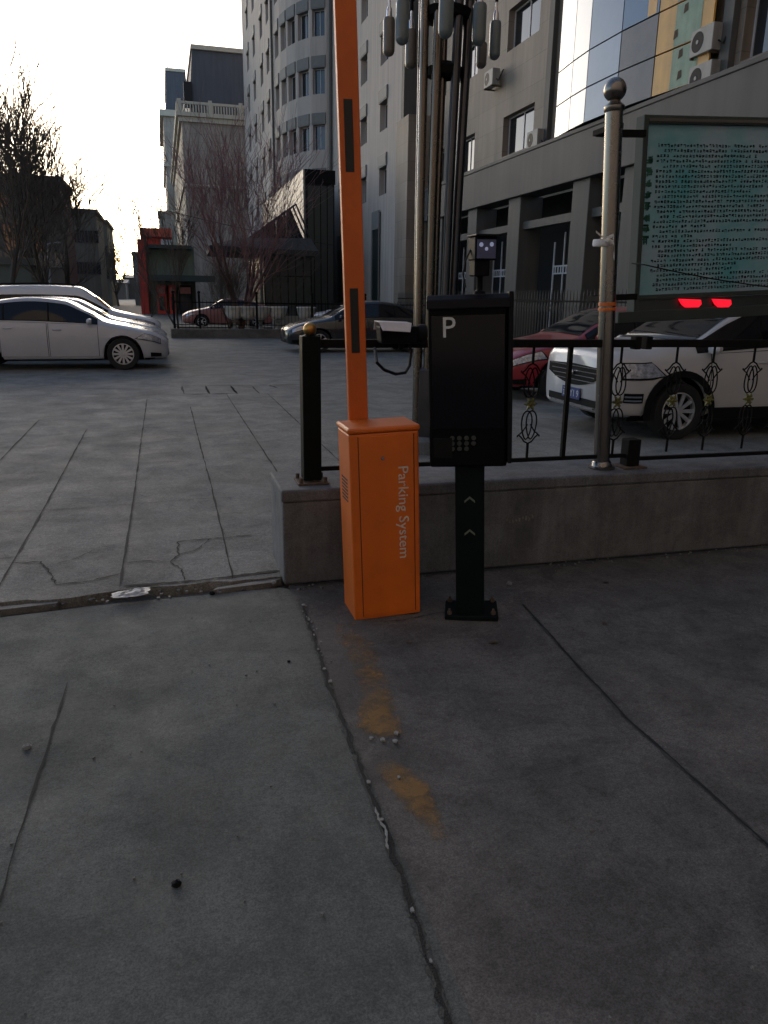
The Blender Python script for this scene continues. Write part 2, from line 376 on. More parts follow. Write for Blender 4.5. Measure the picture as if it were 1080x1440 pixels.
crackline(rk, [(-.95, 6.0), (-.6, 5.98)], .004, .05, .003, seed=22, z=Z)
crackline(rk, [(-.31, 4.62), (-.2, 4.66), (-.05, 4.60), (.0, 4.72), (.01, 5.0), (.3, 5.02), (.5, 5.04)], .010, .03, .01, seed=23, z=Z)
crackline(rk, [(-.05, 4.60), (.02, 4.45), (.03, 4.25)], .006, .03, .006, seed=24, z=Z)
crackline(rk, [(.0, 4.72), (.12, 4.80), (.22, 5.03)], .006, .03, .006, seed=25, z=Z)
crackline(rk, [(-1.0, 4.8), (-.8, 4.78), (-.72, 4.55), (-.66, 4.35), (-.5, 4.36), (-.32, 4.46)], .010, .03, .008, seed=26, z=Z)
crackline(rk, [(-.72, 4.7), (-.6, 4.8), (-.5, 4.95)], .004, .03, .006, seed=27, z=Z)
crackline(rk, [(-1.7, 4.9), (-1.3, 4.86), (-.96, 4.9)], .010, .04, .008, seed=28, z=Z)
crackline(rk, [(-.3, 4.24), (.1, 4.235), (.3, 4.26), (.58, 4.30)], .022, .03, .007, seed=29, z=Z)
for (y, a, b) in ((7.6, -.3, .1), (9.5, -.9, .3), (5.6, .3, .56), (8.4, .4, 1.2)):
    crackline(rk, [(a, y), ((a+b)/2, y+.02), (b, y)], .005, .1, .006, seed=int(y*10), z=Z)
# the square of an inspection cover and a patch further up the road
for (xa, xb, ya, yb) in ((.25, .66, 13.0, 14.2), (.66, 1.10, 13.0, 14.2), (1.1, 1.47, 12.9, 14.1)):
    crackline(rk, [(xa, ya), (xb, ya)], .05, .2, .01, seed=31, z=Z); crackline(rk, [(xa, ya), (xa, yb)], .03, .2, .01, seed=32, z=Z)
    crackline(rk, [(xa, yb), (xb, yb)], .04, .2, .01, seed=33, z=Z); crackline(rk, [(xb, ya), (xb, yb)], .03, .2, .01, seed=34, z=Z)
crackline(rk, [(1.9, 13.6), (2.6, 13.7), (2.5, 14.2), (1.8, 14.1), (1.9, 13.6)], .03, .1, .02, seed=35, z=Z)
struct('road_joints', rk, M['crack'])
# remains of yellow paint on the pavement
def paint(name, rows, label=None):
    """rows of (y, xa, xb, wear)"""
    me = bpy.data.meshes.new(name); vs = []; fs = []; wear = []; K = 7
    for (y, a, b, wv) in rows:
        for k in range(K):
            vs.append(((a+b)/2+(b-a)*(k/(K-1)-.5)*1.5, y, .006)); wear.append(wv*min(1, math.sin(math.pi*(k+.02)/(K-1+.04))*1.3))
    for i in range(len(rows)-1):
        for k in range(K-1): fs.append((i*K+k, i*K+k+1, (i+1)*K+k+1, (i+1)*K+k))
    me.from_pydata(vs, [], fs); at_ = me.attributes.new('wear', 'FLOAT', 'POINT')
    for i, v in enumerate(wear): at_.data[i].value = v
    me.materials.append(M['yellow']); o = bpy.data.objects.new(name, me); COL.objects.link(o); tag(o, kind='structure')
paint('painted_line', [(3.52, .76, .86, .3), (3.3, .72, .85, .6), (3.0, .71, .84, .7), (2.75, .68, .82, .75), (2.55, .655, .80, .85), (2.46, .67, .775, .5), (2.43, .70, .77, 0)])
paint('painted_line', [(2.37, .66, .72, 0), (2.28, .64, .73, .5), (2.15, .655, .76, .95), (2.0, .68, .76, .9), (1.9, .70, .755, .6), (1.8, .71, .745, 0)])
# specks of old joint filler and grit
cf = MB()
r = random.Random(12)
def chip(mb, x, y, s, r, z=.008):
    k = r.randint(5, 7); pts = [(x+s*math.cos(2*math.pi*i/k)*r.uniform(.5, 1), y+s*math.sin(2*math.pi*i/k)*r.uniform(.5, 1)*1.2) for i in range(k)]
    mb.prism(pts, 'Z', z-.004, z+s*.25)
for (a, b, c) in ((.610, 3.25, .008), (.600, 3.05, .010), (.60, 2.93, .012), (.582, 2.2, .010), (.575, 2.0, .008), (.555, 1.62, .010), (.55, 1.45, .006), (.635, 3.8, .012), (.63, 3.6, .010), (.66, 2.46, .010), (.70, 2.44, .014), (.74, 2.42, .012), (.76, 2.47, .012), (.69, 2.2, .009)):
    chip(cf, a, b, c, r)
for i in range(12): chip(cf, .62+r.uniform(-.02, .03), r.uniform(3.0, 3.8), r.uniform(.003, .007), r)
crackline(cf, [(.570, 2.06), (.563, 2.0), (.572, 1.95), (.562, 1.90), (.556, 1.86)], .007, .012, .003, seed=41, z=.012)
crackline(cf, [(.565, 2.04), (.572, 2.02)], .006, .012, .003, seed=42, z=.012)
tag(cf.build('joint_filler', M['caulk']), kind='stuff', label='pale crumbs of old filler along the pavement joint', cat='rubble')
gr = MB()
for i in range(260):
    x_ = r.uniform(-3, 4); y_ = r.uniform(.6, 4.0); 
    if .8 < x_ < 1.7 and y_ > 3.3: continue
    chip(gr, x_, y_, r.uniform(.002, .006), r, .006)
for i in range(120): chip(gr, r.uniform(-3, .55), r.uniform(4.08, 4.2), r.uniform(.004, .016), r, .006)
for i in range(80): chip(gr, r.uniform(.6, 4.5), r.uniform(4.03, 4.12), r.uniform(.003, .012), r, .006)
tag(gr.build('grit', M['wallcap']), kind='stuff', label='small grit scattered over the concrete', cat='grit')
def stone(p, s, label, m):
    mb = MB(); rr = random.Random(int(p[0]*100)+int(p[1]*77)); ball(mb, (0, 0, s*.4), s, 9)
    mb.v = [tuple(Vector(v)*rr.uniform(.8, 1.15)*1) for v in mb.v]; mb.v = [(v[0], v[1], max(0, v[2]*.7)) for v in mb.v]
    o = mb.build('stone', m, off=(0, 0, 0)); o.location = (p[0], p[1], .001 if p[1] < 4.1 else .029); return tag(o, label, 'stone', 'loose stones')
P_ = at(38, 1052, z=0); stone(P_, .016, 'small pale stone on the left of the dark driveway', M['caulk'])
P_ = at(248, 1245, z=0); stone(P_, .014, 'small dark stone lying alone low on the driveway', M['trim'])
P_ = at(298, 829, z=.028); stone(P_, .016, 'dark pebble on the broken road edge right of the plastic scrap', M['trim'])
P_ = at(406, 931, z=0); stone(P_, .008, 'tiny dark pebble left of the filled pavement joint', M['trim'])
P_ = at(385, 820, z=.028); stone(P_, .015, 'pale pebble by the corner of the low wall', M['caulk'])
P_ = at(716, 822, z=0); stone(P_, .018, 'pale lump near the foot of the black payment kiosk', M['caulk'])
# crumpled plastic scrap
mb = MB(); K = 9; rr = random.Random(5)
c = at(184, 836, z=.03)
vs = []
for i in range(K):
    for j in range(K):
        u, v = i/(K-1)-.5, j/(K-1)-.5
        vs.append((c.x+u*.19+rr.uniform(-.008, .008), c.y+.005+v*.13*(1-.7*abs(u-.15))+u*.03+rr.uniform(-.006, .006), .034+rr.uniform(0, .026)*(1-2*max(abs(u), abs(v)))+.003))
mb.add(vs, [(i*K+j, (i+1)*K+j, (i+1)*K+j+1, i*K+j+1) for i in range(K-1) for j in range(K-1)])
o = mb.build('plastic_scrap', M['bag']); so_ = o.modifiers.new('s', 'SOLIDIFY'); so_.thickness = .002
tag(o, 'crumpled pale plastic scrap on the cracked edge of the road', 'litter')
def scrap(px_, py_, w_, label, m, nm='litter_scrap', cat='litter', seed=1):
    c = at(px_, py_, z=0); rr = random.Random(seed); mb = MB(); k = 7
    ring = [(c.x+w_*math.cos(2*math.pi*i/k)*rr.uniform(.6, 1), c.y+w_*.6*math.sin(2*math.pi*i/k)*rr.uniform(.6, 1), .004+rr.uniform(0, w_*.35)) for i in range(k)]
    mb.add(ring+[(c.x, c.y, .006)], [(i, (i+1) % k, k) for i in range(k)]); o = mb.build(nm, m); q = o.modifiers.new('s', 'SOLIDIFY'); q.thickness = .0015
    return tag(o, label, cat)
scrap(950, 764, .028, 'pale paper scrap at the foot of the low wall, right of the pole', M['bag'], seed=1)
scrap(831, 775, .022, 'pale paper scrap at the foot of the low wall below the pole', M['bag'], seed=2)
scrap(852, 820, .026, 'dark dry leaf on the pavement below the stainless pole', M['rust'], 'dry_leaf', 'leaf', 3)
scrap(850, 878, .020, 'dark dry leaf lower on the pavement, right of the second joint', M['rust'], 'dry_leaf', 'leaf', 4)
scrap(575, 905, .018, 'small dry leaf just below the orange cabinet', M['rust'], 'dry_leaf', 'leaf', 5)
scrap(833, 1172, .010, 'tiny leaf fragment on the warm concrete at lower right', M['rust'], 'dry_leaf', 'leaf', 6)
scrap(693, 905, .030, 'reddish brown leaf below the payment kiosk', M['rust'], 'dry_leaf', 'leaf', 7)
# broken kerb slivers at the left road edge
mb = MB(); mb.prism([(-1.75, 4.02), (-1.2, 4.04), (-.63, 4.10), (-.62, 4.135), (-1.2, 4.10), (-1.75, 4.08)], 'Z', -.02, .018)
mb.prism([(.18, 4.10), (.5, 4.14), (.57, 4.19), (.5, 4.20), (.2, 4.13)], 'Z', -.02, .02)
struct('kerb_sliver', mb, M['wallcap'])

# ================================================================ low wall with fence
WT = .56
wall = thing('low_wall', (.58, 4.13, 0), 'low grey concrete wall carrying the black iron fence', 'wall')
mb = MB(); mb.box(.58, 14, 4.13, 4.62, 0, WT-.07); b = mb.build('plinth', M['wallc'], wall, bevel=.012)
mb = MB(); mb.box(.572, 14, 4.122, 4.63, WT-.07, WT); mb.build('coping', M['wallc'] , wall, bevel=.012)
# faded pale paint marks on the wall
mb = MB(); rr = random.Random(9)
for q in range(9):
    x0 = at(712+q*4.5, 728, Y=4.126).x; z0 = at(712, 731+rr.uniform(-3, 3), Y=4.126).z
    mb.add([(x0, 4.127, z0-.012), (x0+.012, 4.127, z0-.010), (x0+.009, 4.127, z0+rr.uniform(.0, .02)), (x0-.002, 4.127, z0+rr.uniform(.0, .022))], [(0, 1, 2, 3)])
mb.build('faded_mark', M['wallcap'], wall)

RT0, RT1 = 1.325, 1.372
fence = thing('iron_fence', (.83, 4.30, WT), 'black wrought iron fence with scroll ornaments on the low wall', 'fence')
mb = MB(); mb.box(.82, 2.85, 4.27, 4.32, RT0, RT1); mb.box(2.89, 13.9, 4.27, 4.32, RT0, RT1); mb.box(2.81, 2.852, 4.262, 4.328, RT0-.012, RT1+.02); mb.box(2.888, 2.93, 4.262, 4.328, RT0-.012, RT1+.02); mb.build('top_rail', M['blackmetal'], fence, bevel=.006)
mb = MB(); mb.box(.82, 2.84, 4.285, 4.31, .625, .65); mb.box(2.90, 13.9, 4.285, 4.31, .60, .625); mb.build('bottom_rail', M['blackmetal'], fence, bevel=.004)
for px_ in (493, 797):
    x = at(px_, 560, Y=4.3).x; mb = MB(); mb.box(x-.013, x+.013, 4.286, 4.312, .65, RT0); mb.build('bar', M['blackmetal'], fence)
def scroll(x):
    mb = MB(); y = 4.298; zc = .985
    for sg in (1, -1):
        top = RT0 if sg > 0 else .65
        zt = zc+sg*.245
        mb.tube([(x, y, top), (x, y, zt)], .0085, 6)
        for dx in (-.017, .017):
            pts = [(x+dx+.034*math.cos(a_)*(1-.25*math.sin(a_)*sg), y+(.003 if dx > 0 else -.003), zt-sg*.115+.088*math.sin(a_)) for a_ in [2*math.pi*i/20 for i in range(21)]]
            mb.tube(pts, .0048, 5, cap=False)
        for s2 in (-1, 1):
            pts = [(x, y, zt), (x+s2*.025, y, zt-sg*.012), (x+s2*.045, y, zt-sg*.038), (x+s2*.066, y, zt-sg*.055), (x+s2*.074, y, zt-sg*.05), (x+s2*.072, y, zt-sg*.042)]
            mb.tube(pts, .0052, 5)
            pts = [(x+s2*.066, y, zt-sg*.055), (x+s2*.04, y, zt-sg*.075), (x+s2*.01, y, zt-sg*.12)]
            mb.tube(pts, .0045, 5)
    o = mb.build('scroll', M['blackmetal'], fence, smooth=True)
    f = MB(); ball(f, (x, y, zc), .018, 8)
    for k in range(6):
        a = k*math.pi/3; f.tube([(x, y, zc), (x+.026*math.cos(a), y-.008, zc+.026*math.sin(a)), (x+.045*math.cos(a), y, zc+.045*math.sin(a))], [.007, .011, .002], 5)
    f.build('flower', M['leaf'], o, smooth=True)
sx = [at(p, 560, Y=4.3).x for p in (746, 868, 945, 996, 1052)]
while sx[-1] < 7: sx.append(sx[-1]+.245)
for x in sx: scroll(x)
def fence_post(x, label):
    t = thing('fence_post', (x, 4.30, WT), label, 'post')
    mb = MB(); mb.box(x-.052, x+.052, 4.25, 4.35, WT+.02, 1.39); mb.build('post', M['kioskpost'], t, bevel=.005)
    mb = MB(); mb.box(x-.09, x+.09, 4.215, 4.385, WT, WT+.012)
    for a in (-.07, .07):
        for b in (-.065, .065): mb.lathe([(.0001, .03), (.012, .03), (.012, .0), (.0001, 0)], (x+a, 4.30+b, WT+.012), 'Z', 6)
    mb.build('base_plate', M['rust'], t, bevel=.003)
    mb = MB(); ball(mb, (x, 4.30, 1.425), .037); mb.build('ball_finial', M['gold'], t, smooth=True)
    mb = MB(); mb.lathe([(.0001, 1.405), (.02, 1.403), (.03, 1.396), (.052, 1.39)], (x, 4.30, 0), 'Z', 12); mb.build('neck', M['kioskpost'], t)
    return t
a = fence_post(.775, 'dark square fence post with gold ball at the end of the wall')
sb_ = thing('post_stub', (2.875, 4.30, WT), 'cut-off stub of a black post just right of the stainless pole', 'post')
mb = MB(); mb.box(2.83, 2.92, 4.255, 4.345, WT+.012, .745); mb.build('stub', M['blackmetal'], sb_, bevel=.006)
mb = MB(); mb.box(2.79, 2.96, 4.22, 4.38, WT, WT+.011); mb.build('base_plate', M['rust'], sb_, bevel=.003)

# ================================================================ orange barrier
BL, BR, BF, BB, BT = .86, 1.215, 3.555, 3.80, 1.0
tilt = R(-2.2)
bar = thing('barrier_gate', (1.035, 3.68, 0), 'orange parking barrier cabinet with its striped boom raised upright', 'barrier', ry=tilt)
mb = MB(); mb.box(BL, BR, BF, BB, .0, BT-.03); cab = mb.build('cabinet', M['orange'], bar, bevel=.008)
mb = MB(); mb.box(BL-.006, BR+.006, BF-.008, BB+.006, BT-.028, BT); mb.build('lid', M['orange'], bar, bevel=.01)
mb = MB(); mb.box(BL+.048, BR-.03, BF-.004, BF+.01, .02, BT-.045); door = mb.build('door', M['orange'], bar, bevel=.002)
mb = MB(); mb.box(BL+.044, BL+.0475, BF-.0015, BF+.001, .02, BT-.045); mb.box(BR-.0295, BR-.026, BF-.0015, BF+.001, .02, BT-.045); mb.build('door_gap', M['seam'], door)
mb = MB(); kx = at(541, 645, Y=BF).x+.02; mb.lathe([(.0001, -.012), (.007, -.012), (.009, -.004), (.011, 0)], (kx, BF-.003, .845), 'Y', 12); mb.build('lock', M['chrome'], door, smooth=True)
mb = MB()
for q in range(7): mb.box(BL-.002, BL+.001, BF+.06, BF+.18, .62+q*.018, .628+q*.018)
mb.build('vent', M['seam'], bar)
t = text_mb('Parking System', .078, .0012)
W = max(v[0] for v in t.v); zt0, zt1 = .80, .318; s_ = (zt0-zt1)/W; lx = 1.105
t.v = [(lx+v[1]*.95, BF-.0055-v[2], zt0-v[0]*s_) for v in t.v]
t.build('lettering', M['silverletter'], door)
boom = MB(); mtx = None
BX0, BX1 = .925, 1.025
mb = MB(); mb.box(BX0, BX1, 3.812, 3.85, .86, 4.6); bo = mb.build('boom', M['orange_arm'], bar, bevel=.004)
zz = 1.335
while zz < 4.4:
    mb = MB(); mb.box(BX0+.024, BX1-.034, 3.8095, 3.811, zz, zz+.31); zz += .835
    mb.build('stripe', M['blacktape'], bo)
mb = MB(); mb.lathe([(.0001, 3.80), (.055, 3.80), (.055, 3.868), (.03, 3.875), (.0001, 3.875)], (.975, 0, .92), 'Y', 20); mb.build('pivot_hub', M['blackmetal'], bar, smooth=True)

# ================================================================ payment kiosk
kt = R(-2.7)
ki = thing('payment_kiosk', (1.455, 3.46, 0), 'black payment kiosk with white letter P on a square post', 'payment kiosk', ry=kt, rz=R(-21))
KX0, KX1, KF, KB = 1.262, 1.655, 3.38, 3.56
mb = MB(); mb.box(KX0, KX1-.022, KF, KB, .815, 1.585); body = mb.build('cabinet', M['kiosk'], ki, bevel=.012)
mb = MB(); mb.prism([(KF-.03, 1.56), (KF-.018, 1.60), (KF+.02, 1.622), (KB+.005, 1.622), (KB+.005, 1.587), (KF+.0, 1.587), (KF-.012, 1.56)], 'X', KX0-.004, KX1-.012); mb.build('hood', M['kioskhood'], ki, bevel=.005)
mb = MB(); mb.box(KX1-.021, KX1, KF-.022, KB+.005, .835, 1.63); mb.build('side_panel', M['kioskhood'], ki, bevel=.004)
mb = MB(); mb.box(KX0+.015, KX1-.035, KF-.004, KF+.004, 1.0, 1.53); mb.build('screen', M['lens'], ki, bevel=.003)
t = text_mb('P', .135, .001); t.v = [(KX0+.062+v[0]*1.0, KF-.0062-v[2], 1.432+v[1]) for v in t.v]; t.build('letter_sign', M['glyph'], ki)
for r_ in range(3):
    for c_ in range(4):
        if r_ == 2 and c_ == 3: continue
        mb = MB(); mb.lathe([(.0001, -.004), (.010, -.004), (.0115, 0)], (1.372+c_*.034, KF-.001, .958-r_*.026), 'Y', 10); mb.build('button', M['greenled'], ki)
mb = MB(); mb.box(KX0+.02, KX0+.11, KF-.006, KF, .86, .96); mb.build('reader', M['trim'], ki, bevel=.003)
mb = MB(); mb.box(1.383, 1.528, 3.43, 3.57, .02, .815); po = mb.build('post', M['kioskpost'], ki, bevel=.006)
for z in (.64, .47):
    mb = MB()
    for s2 in (-1, 1): mb.add([(1.455, 3.4285, z+.016), (1.455, 3.4285, z+.004), (1.455+s2*.026, 3.4285, z-.018), (1.455+s2*.026, 3.4285, z-.006)], [(0, 1, 2, 3)])
    mb.build('arrow_mark', M['greenwall'], po)
mb = MB(); mb.box(1.325, 1.60, 3.40, 3.62, .0, .028); bp = mb.build('base_plate', M['kioskpost'], ki, bevel=.006)
for (a, b) in ((1.35, 3.425), (1.575, 3.425), (1.575, 3.595), (1.35, 3.595)):
    mb = MB(); mb.lathe([(.013, 0), (.013, .016), (.006, .016), (.006, .03), (.0001, .03)], (a, b, .028), 'Z', 6); mb.build('bolt', M['rust'], bp)

# small fill-light camera standing on the kiosk
c0 = at(672, 412, Y=3.52)
fl = thing('surveillance_camera', (c0.x, 3.50, 1.622), 'small black camera with bluish lens panel standing on the payment kiosk', 'camera', ry=R(-1))
x = c0.x; z0 = 1.622
mb = MB(); mb.lathe([(.0001, 0), (.028, 0), (.028, .012), (.014, .02), (.014, .075), (.022, .085), (.0001, .085)], (x, 3.50, z0), 'Z', 14); mb.build('mount', M['darkplas'], fl, smooth=True)
mb = MB(); mb.box(x-.045, x+.03, 3.455, 3.53, z0+.08, z0+.165); mb.build('body', M['darkplas'], fl, bevel=.006)
mb = MB(); mb.box(x-.052, x+.056, 3.44, 3.53, z0+.15, z0+.252); hd = mb.build('housing', M['darkplas'], fl, bevel=.006)
mb = MB(); mb.box(x-.058, x+.064, 3.415, 3.535, z0+.253, z0+.262); mb.build('visor', M['kioskhood'], fl, bevel=.003)
mb = MB(); mb.box(x-.044, x+.048, 3.4365, 3.4405, z0+.158, z0+.24); lp = mb.build('lens_panel', M['ledglass'], hd)
for dx, dz, rr_ in ((-.024, .217, .011), (.027, .219, .011), (.002, .199, .009)):
    mb = MB(); mb.lathe([(.0001, -.002), (rr_*.8, -.0015), (rr_, .001)], (x+dx, 3.4363, z0+dz), 'Y', 14); mb.build('led', M['led'], lp)
mb = MB(); mb.tube([(x-.05, 3.5, z0+.2), (x-.075, 3.5, z0+.15), (x-.085, 3.5, z0+.09), (x-.07, 3.5, z0+.03)], .004, 6); mb.build('cable', M['rubber'], fl)

# bullet camera clamped on the fence rail, looking right
cc = at(568, 470, Y=4.20)
bc = thing('bullet_camera', (cc.x, 4.24, RT1), 'bullet camera with white sun hood and looping cable on the fence rail', 'camera')
x0 = at(531, 470, Y=4.2).x; x1 = at(592, 470, Y=4.2).x; zc = at(568, 470, Y=4.2).z
mb = MB(); mb.prism([(x0+.012, zc-.05), (x1-.03, zc-.05), (x1-.02, zc+.045), (x0, zc+.045)], 'Y', 4.15, 4.25); mb.build('housing', M['darkplas'], bc, bevel=.008)
mb = MB(); mb.prism([(4.135, zc+.022), (4.15, zc+.062), (4.19, zc+.075), (4.25, zc+.062), (4.265, zc+.01), (4.262, zc+.05), (4.2, zc+.08), (4.145, zc+.068), (4.13, zc+.022)], 'X', x0-.002, x1-.075)
hm = MB(); hm.add([(x0-.006, 4.15, zc+.068), (x1-.072, 4.15, zc+.062), (x1-.088, 4.118, zc+.016), (x0+.008, 4.118, zc+.024), (x0-.006, 4.25, zc+.072), (x1-.072, 4.25, zc+.066), (x1-.072, 4.27, zc+.02), (x0-.004, 4.27, zc+.024)], [(0, 1, 2, 3), (0, 4, 5, 1), (4, 7, 6, 5)])
o = hm.build('sun_hood', M['whiteplas'], bc); sm = o.modifiers.new('s', 'SOLIDIFY'); sm.thickness = .004
mb = MB(); mb.lathe([(.0001, x1-.03), (.046, x1-.03), (.052, x1-.012), (.052, x1+.01), (.042, x1+.014), (.036, x1+.002), (.0001, x1+.002)], (0, 4.185, zc+.004), 'X', 20)
mb.v = [(v[0], v[1]-(v[0]-x1+.03)*.55, v[2]) for v in mb.v]; lr = mb.build('lens_ring', M['trim'], bc, smooth=True)
mb = MB(); ball(mb, (x1+.004, 4.165, zc+.004), .022, 14); mb.build('lens', M['lens'], lr, smooth=True)
mb = MB(); mb.tube([(cc.x, 4.22, zc-.045), (cc.x, 4.25, zc-.075), (cc.x, 4.29, RT1-.01)], .016, 8); mb.build('bracket', M['blackmetal'], bc, smooth=True)
cab_ = [at(a, b, Y=y).to_tuple() for a, b, y in ((527, 490, 4.12), (530, 510, 3.95), (540, 520, 4.0), (556, 526, 4.1), (570, 524, 4.15), (576, 514, 4.2), (578, 498, 4.2), (576, 482, 4.2))]
mb = MB(); mb.tube(cab_, .0085, 7); mb.build('cable', M['rubber'], bc, smooth=True)

# ================================================================ stainless pole and notice board
pole = thing('stainless_pole', (2.672, 4.30, WT), 'tall stainless steel pole with a ball finial on the low wall', 'pole', ry=R(-3.6))
mb = MB(); mb.tube([(2.672, 4.30, WT+.02), (2.672, 4.30, 2.66)], .050, 24); mb.build('shaft', M['steel'], pole, smooth=True)
mb = MB(); mb.lathe([(.085, 0), (.085, .014), (.066, .02), (.058, .045), (.052, .05)], (2.672, 4.30, WT), 'Z', 24); mb.build('base_flange', M['steel'], pole, smooth=True)
mb = MB(); mb.lathe([(.052, 2.64), (.058, 2.65), (.058, 2.67), (.035, 2.69), (.03, 2.71)], (2.672, 4.30, 0), 'Z', 24); mb.build('collar', M['steel'], pole, smooth=True)
mb = MB(); ball(mb, (2.672, 4.30, 2.755), .064, 28); mb.build('ball_finial', M['steel'], pole, smooth=True)
mb = MB()
for z in (1.545, 1.575): mb.lathe([(.0515, z), (.0525, z+.003), (.0525, z+.018), (.0515, z+.02)], (2.672, 4.30, 0), 'Z', 24)
mb.build('orange_band', M['orangeband'], pole)
# strip of cloth tied round the pole
k_ = at(853, 338, Y=4.24); X_, Z_ = k_.x+.004, k_.z
cl = MB()
cl.lathe([(.054, -.02), (.057, -.008), (.056, .01), (.054, .018)], (X_+.005, 4.30, Z_-.01), 'Z', 20)
def ribbon(mb, pts, w):
    vs = []
    for i, p in enumerate(pts):
        wv = w*(1-.35*i/len(pts)); vs += [(p[0], p[1]+(.004 if i % 2 else -.003), p[2]+wv), (p[0]+wv*.5, p[1], p[2]-wv)]
    mb.add(vs, [(2*i, 2*i+1, 2*i+3, 2*i+2) for i in range(len(pts)-1)])
ribbon(cl, [(X_, 4.235, Z_), (X_-.04, 4.23, Z_+.018), (X_-.085, 4.23, Z_+.045)], .008)
ribbon(cl, [(X_+.0, 4.235, Z_), (X_+.035, 4.225, Z_-.01), (X_+.045, 4.23, Z_-.06), (X_+.052, 4.235, Z_-.10)], .012)
ribbon(cl, [(X_-.01, 4.235, Z_+.01), (X_+.03, 4.225, Z_+.03), (X_+.04, 4.24, Z_-.02)], .009)
ball(cl, (X_, 4.232, Z_), .014, 8)
o = cl.build('tied_cloth', M['cloth'], off=(X_, 4.3, Z_)); sm = o.modifiers.new('s', 'SOLIDIFY'); sm.thickness = .002
tag(o, 'white strip of cloth tied round the stainless pole', 'cloth')
# notice board
BY = 4.60; L0, L1, Z0, Z1 = 3.06, 5.0, 1.64, 2.66
nb = thing('notice_board', (3.06, BY, WT), 'large notice board of printed Chinese text beside the stainless pole', 'notice board', ry=R(-3.0))
mb = MB(); mb.box(L0, L1, BY, BY+.03, Z0, Z1); sh = mb.build('printed_panel', M['sheet'], nb)
mb = MB(); F_ = .035
mb.box(L0-F_, L0, BY-.03, BY+.06, 1.47, Z1+.05); mb.box(L0, L1, BY-.025, BY+.06, Z1, Z1+.05); mb.box(L0-.01, L1, BY-.03, BY+.05, Z0-.03, Z0)
mb.box(L0-F_-.12, L1, BY-.04, BY+.06, 1.47, 1.54)
mb.build('frame', M['darkgreen'], nb, bevel=.004)
mb = MB(); mb.box(L0, L1, BY-.01, BY+.02, 1.542, Z0-.032); low = mb.build('lower_panel', M['curtain'], nb)
mb = MB(); mb.box(L0, L1, BY-.032, BY-.026, Z1+.012, Z1+.03); mb.build('frame_strip', M['column'], nb)
# text: rows of small strokes
rr = random.Random(77); ink = MB(); gi = MB()
def glyph(mb, x, z, s, rr):
    y = BY-.0025
    for q in range(rr.randint(4, 7)):
        if rr.random() < .55:
            h = z+rr.uniform(.1, .9)*s; a = x+rr.uniform(0, .25)*s; b_ = x+rr.uniform(.6, .95)*s; mb.quad((a, y, h), (b_, y, h), (b_, y, h+s*.2), (a, y, h+s*.2))
        else:
            h = x+rr.uniform(.15, .8)*s; a = z+rr.uniform(0, .3)*s; b_ = z+rr.uniform(.6, .98)*s; mb.quad((h, y-.0003, a), (h+s*.14, y-.0003, a), (h+s*.14, y-.0003, b_), (h, y-.0003, b_))
rows = 30; pitch_ = (Z1-.10-Z0-.02)/rows
for q in range(rows):
    z = Z1-.10-(q+1)*pitch_; x = L0+.085; ind = rr.random() < .3; endx = L1-.05
    if ind: x += .05
    if rr.random() < .25: endx = x+rr.uniform(.25, .9)
    while x < endx:
        if rr.random() > .05: glyph(ink, x, z, .0205, rr)
        x += .0235
ink.build('text_lines', M['ink'], sh)
for q in range(8):
    z = 2.43-q*.068; glyph(gi, L0+.014, z, .052, rr); glyph(gi, L0+.014, z, .052, rr)
gi.build('vertical_title', M['greenink'], sh)
mb = MB()
for z in (2.60, 1.635): mb.box(2.70, L0-F_, BY-.06, BY-.02, z-.02, z+.018); mb.box(2.68, 2.74, 4.34, BY-.02, z-.016, z+.014)
mb.build('bracket', M['blackmetal'], nb)
for xa in (L1-.06,):
    mb = MB(); mb.box(xa, xa+.056, BY-.02, BY+.05, WT, 1.47); mb.build('support', M['blackmetal'], nb)
# black cable hanging across the board
A_ = at(905, 372, Y=4.5); B_ = at(1085, 404, Y=4.45)
pts = [A_.lerp(B_, i/12)-Vector((0, 0, .012*math.sin(math.pi*i/12))) for i in range(13)]; pts.append(B_+Vector((.5, .05, -.09)))
pts = [Vector((A_.x-.02, 4.60, A_.z+.01))]+pts
mb = MB(); mb.tube(pts, .0045, 6); tag(mb.build('cable', M['rubber'], off=A_), 'black cable slung across the face of the notice board', 'cable')
# reflected tail lights under the board, built as glowing red shapes
def red_reflection(pxs, label):
    a, b = at(pxs[0], 426, Y=BY-.02), at(pxs[1], 426, Y=BY-.02); zc = a.z
    t = thing('tail_light_red', ((a.x+b.x)/2, BY-.02, zc), label, 'painted reflection', 'painted red reflections under the notice board')  # stand-in for a reflected tail light, not a real one
    mb = MB(); hh = .026
    mb.prism([(a.x, zc+hh), (b.x-.01, zc+hh*.9), (b.x, zc-.2*hh), (b.x-.02, zc-hh), (a.x+.06, zc-hh*1.1), (a.x+.03, zc-hh*.4)], 'Y', BY-.045, BY-.014); mb.build('glow_face', M['redreflect'], t, bevel=.004)
    mb = MB(); mb.box(a.x+.02, b.x-.02, BY-.0145, BY-.0105, zc-hh*.6, zc+hh*.6); mb.build('glow_backing', M['trim'], t)
    return t
red_reflection((953, 984), 'glowing red shape for a reflected tail light under the notice board, the left of two')
red_reflection((1000, 1026), 'glowing red shape for a reflected tail light under the notice board, the right of two')

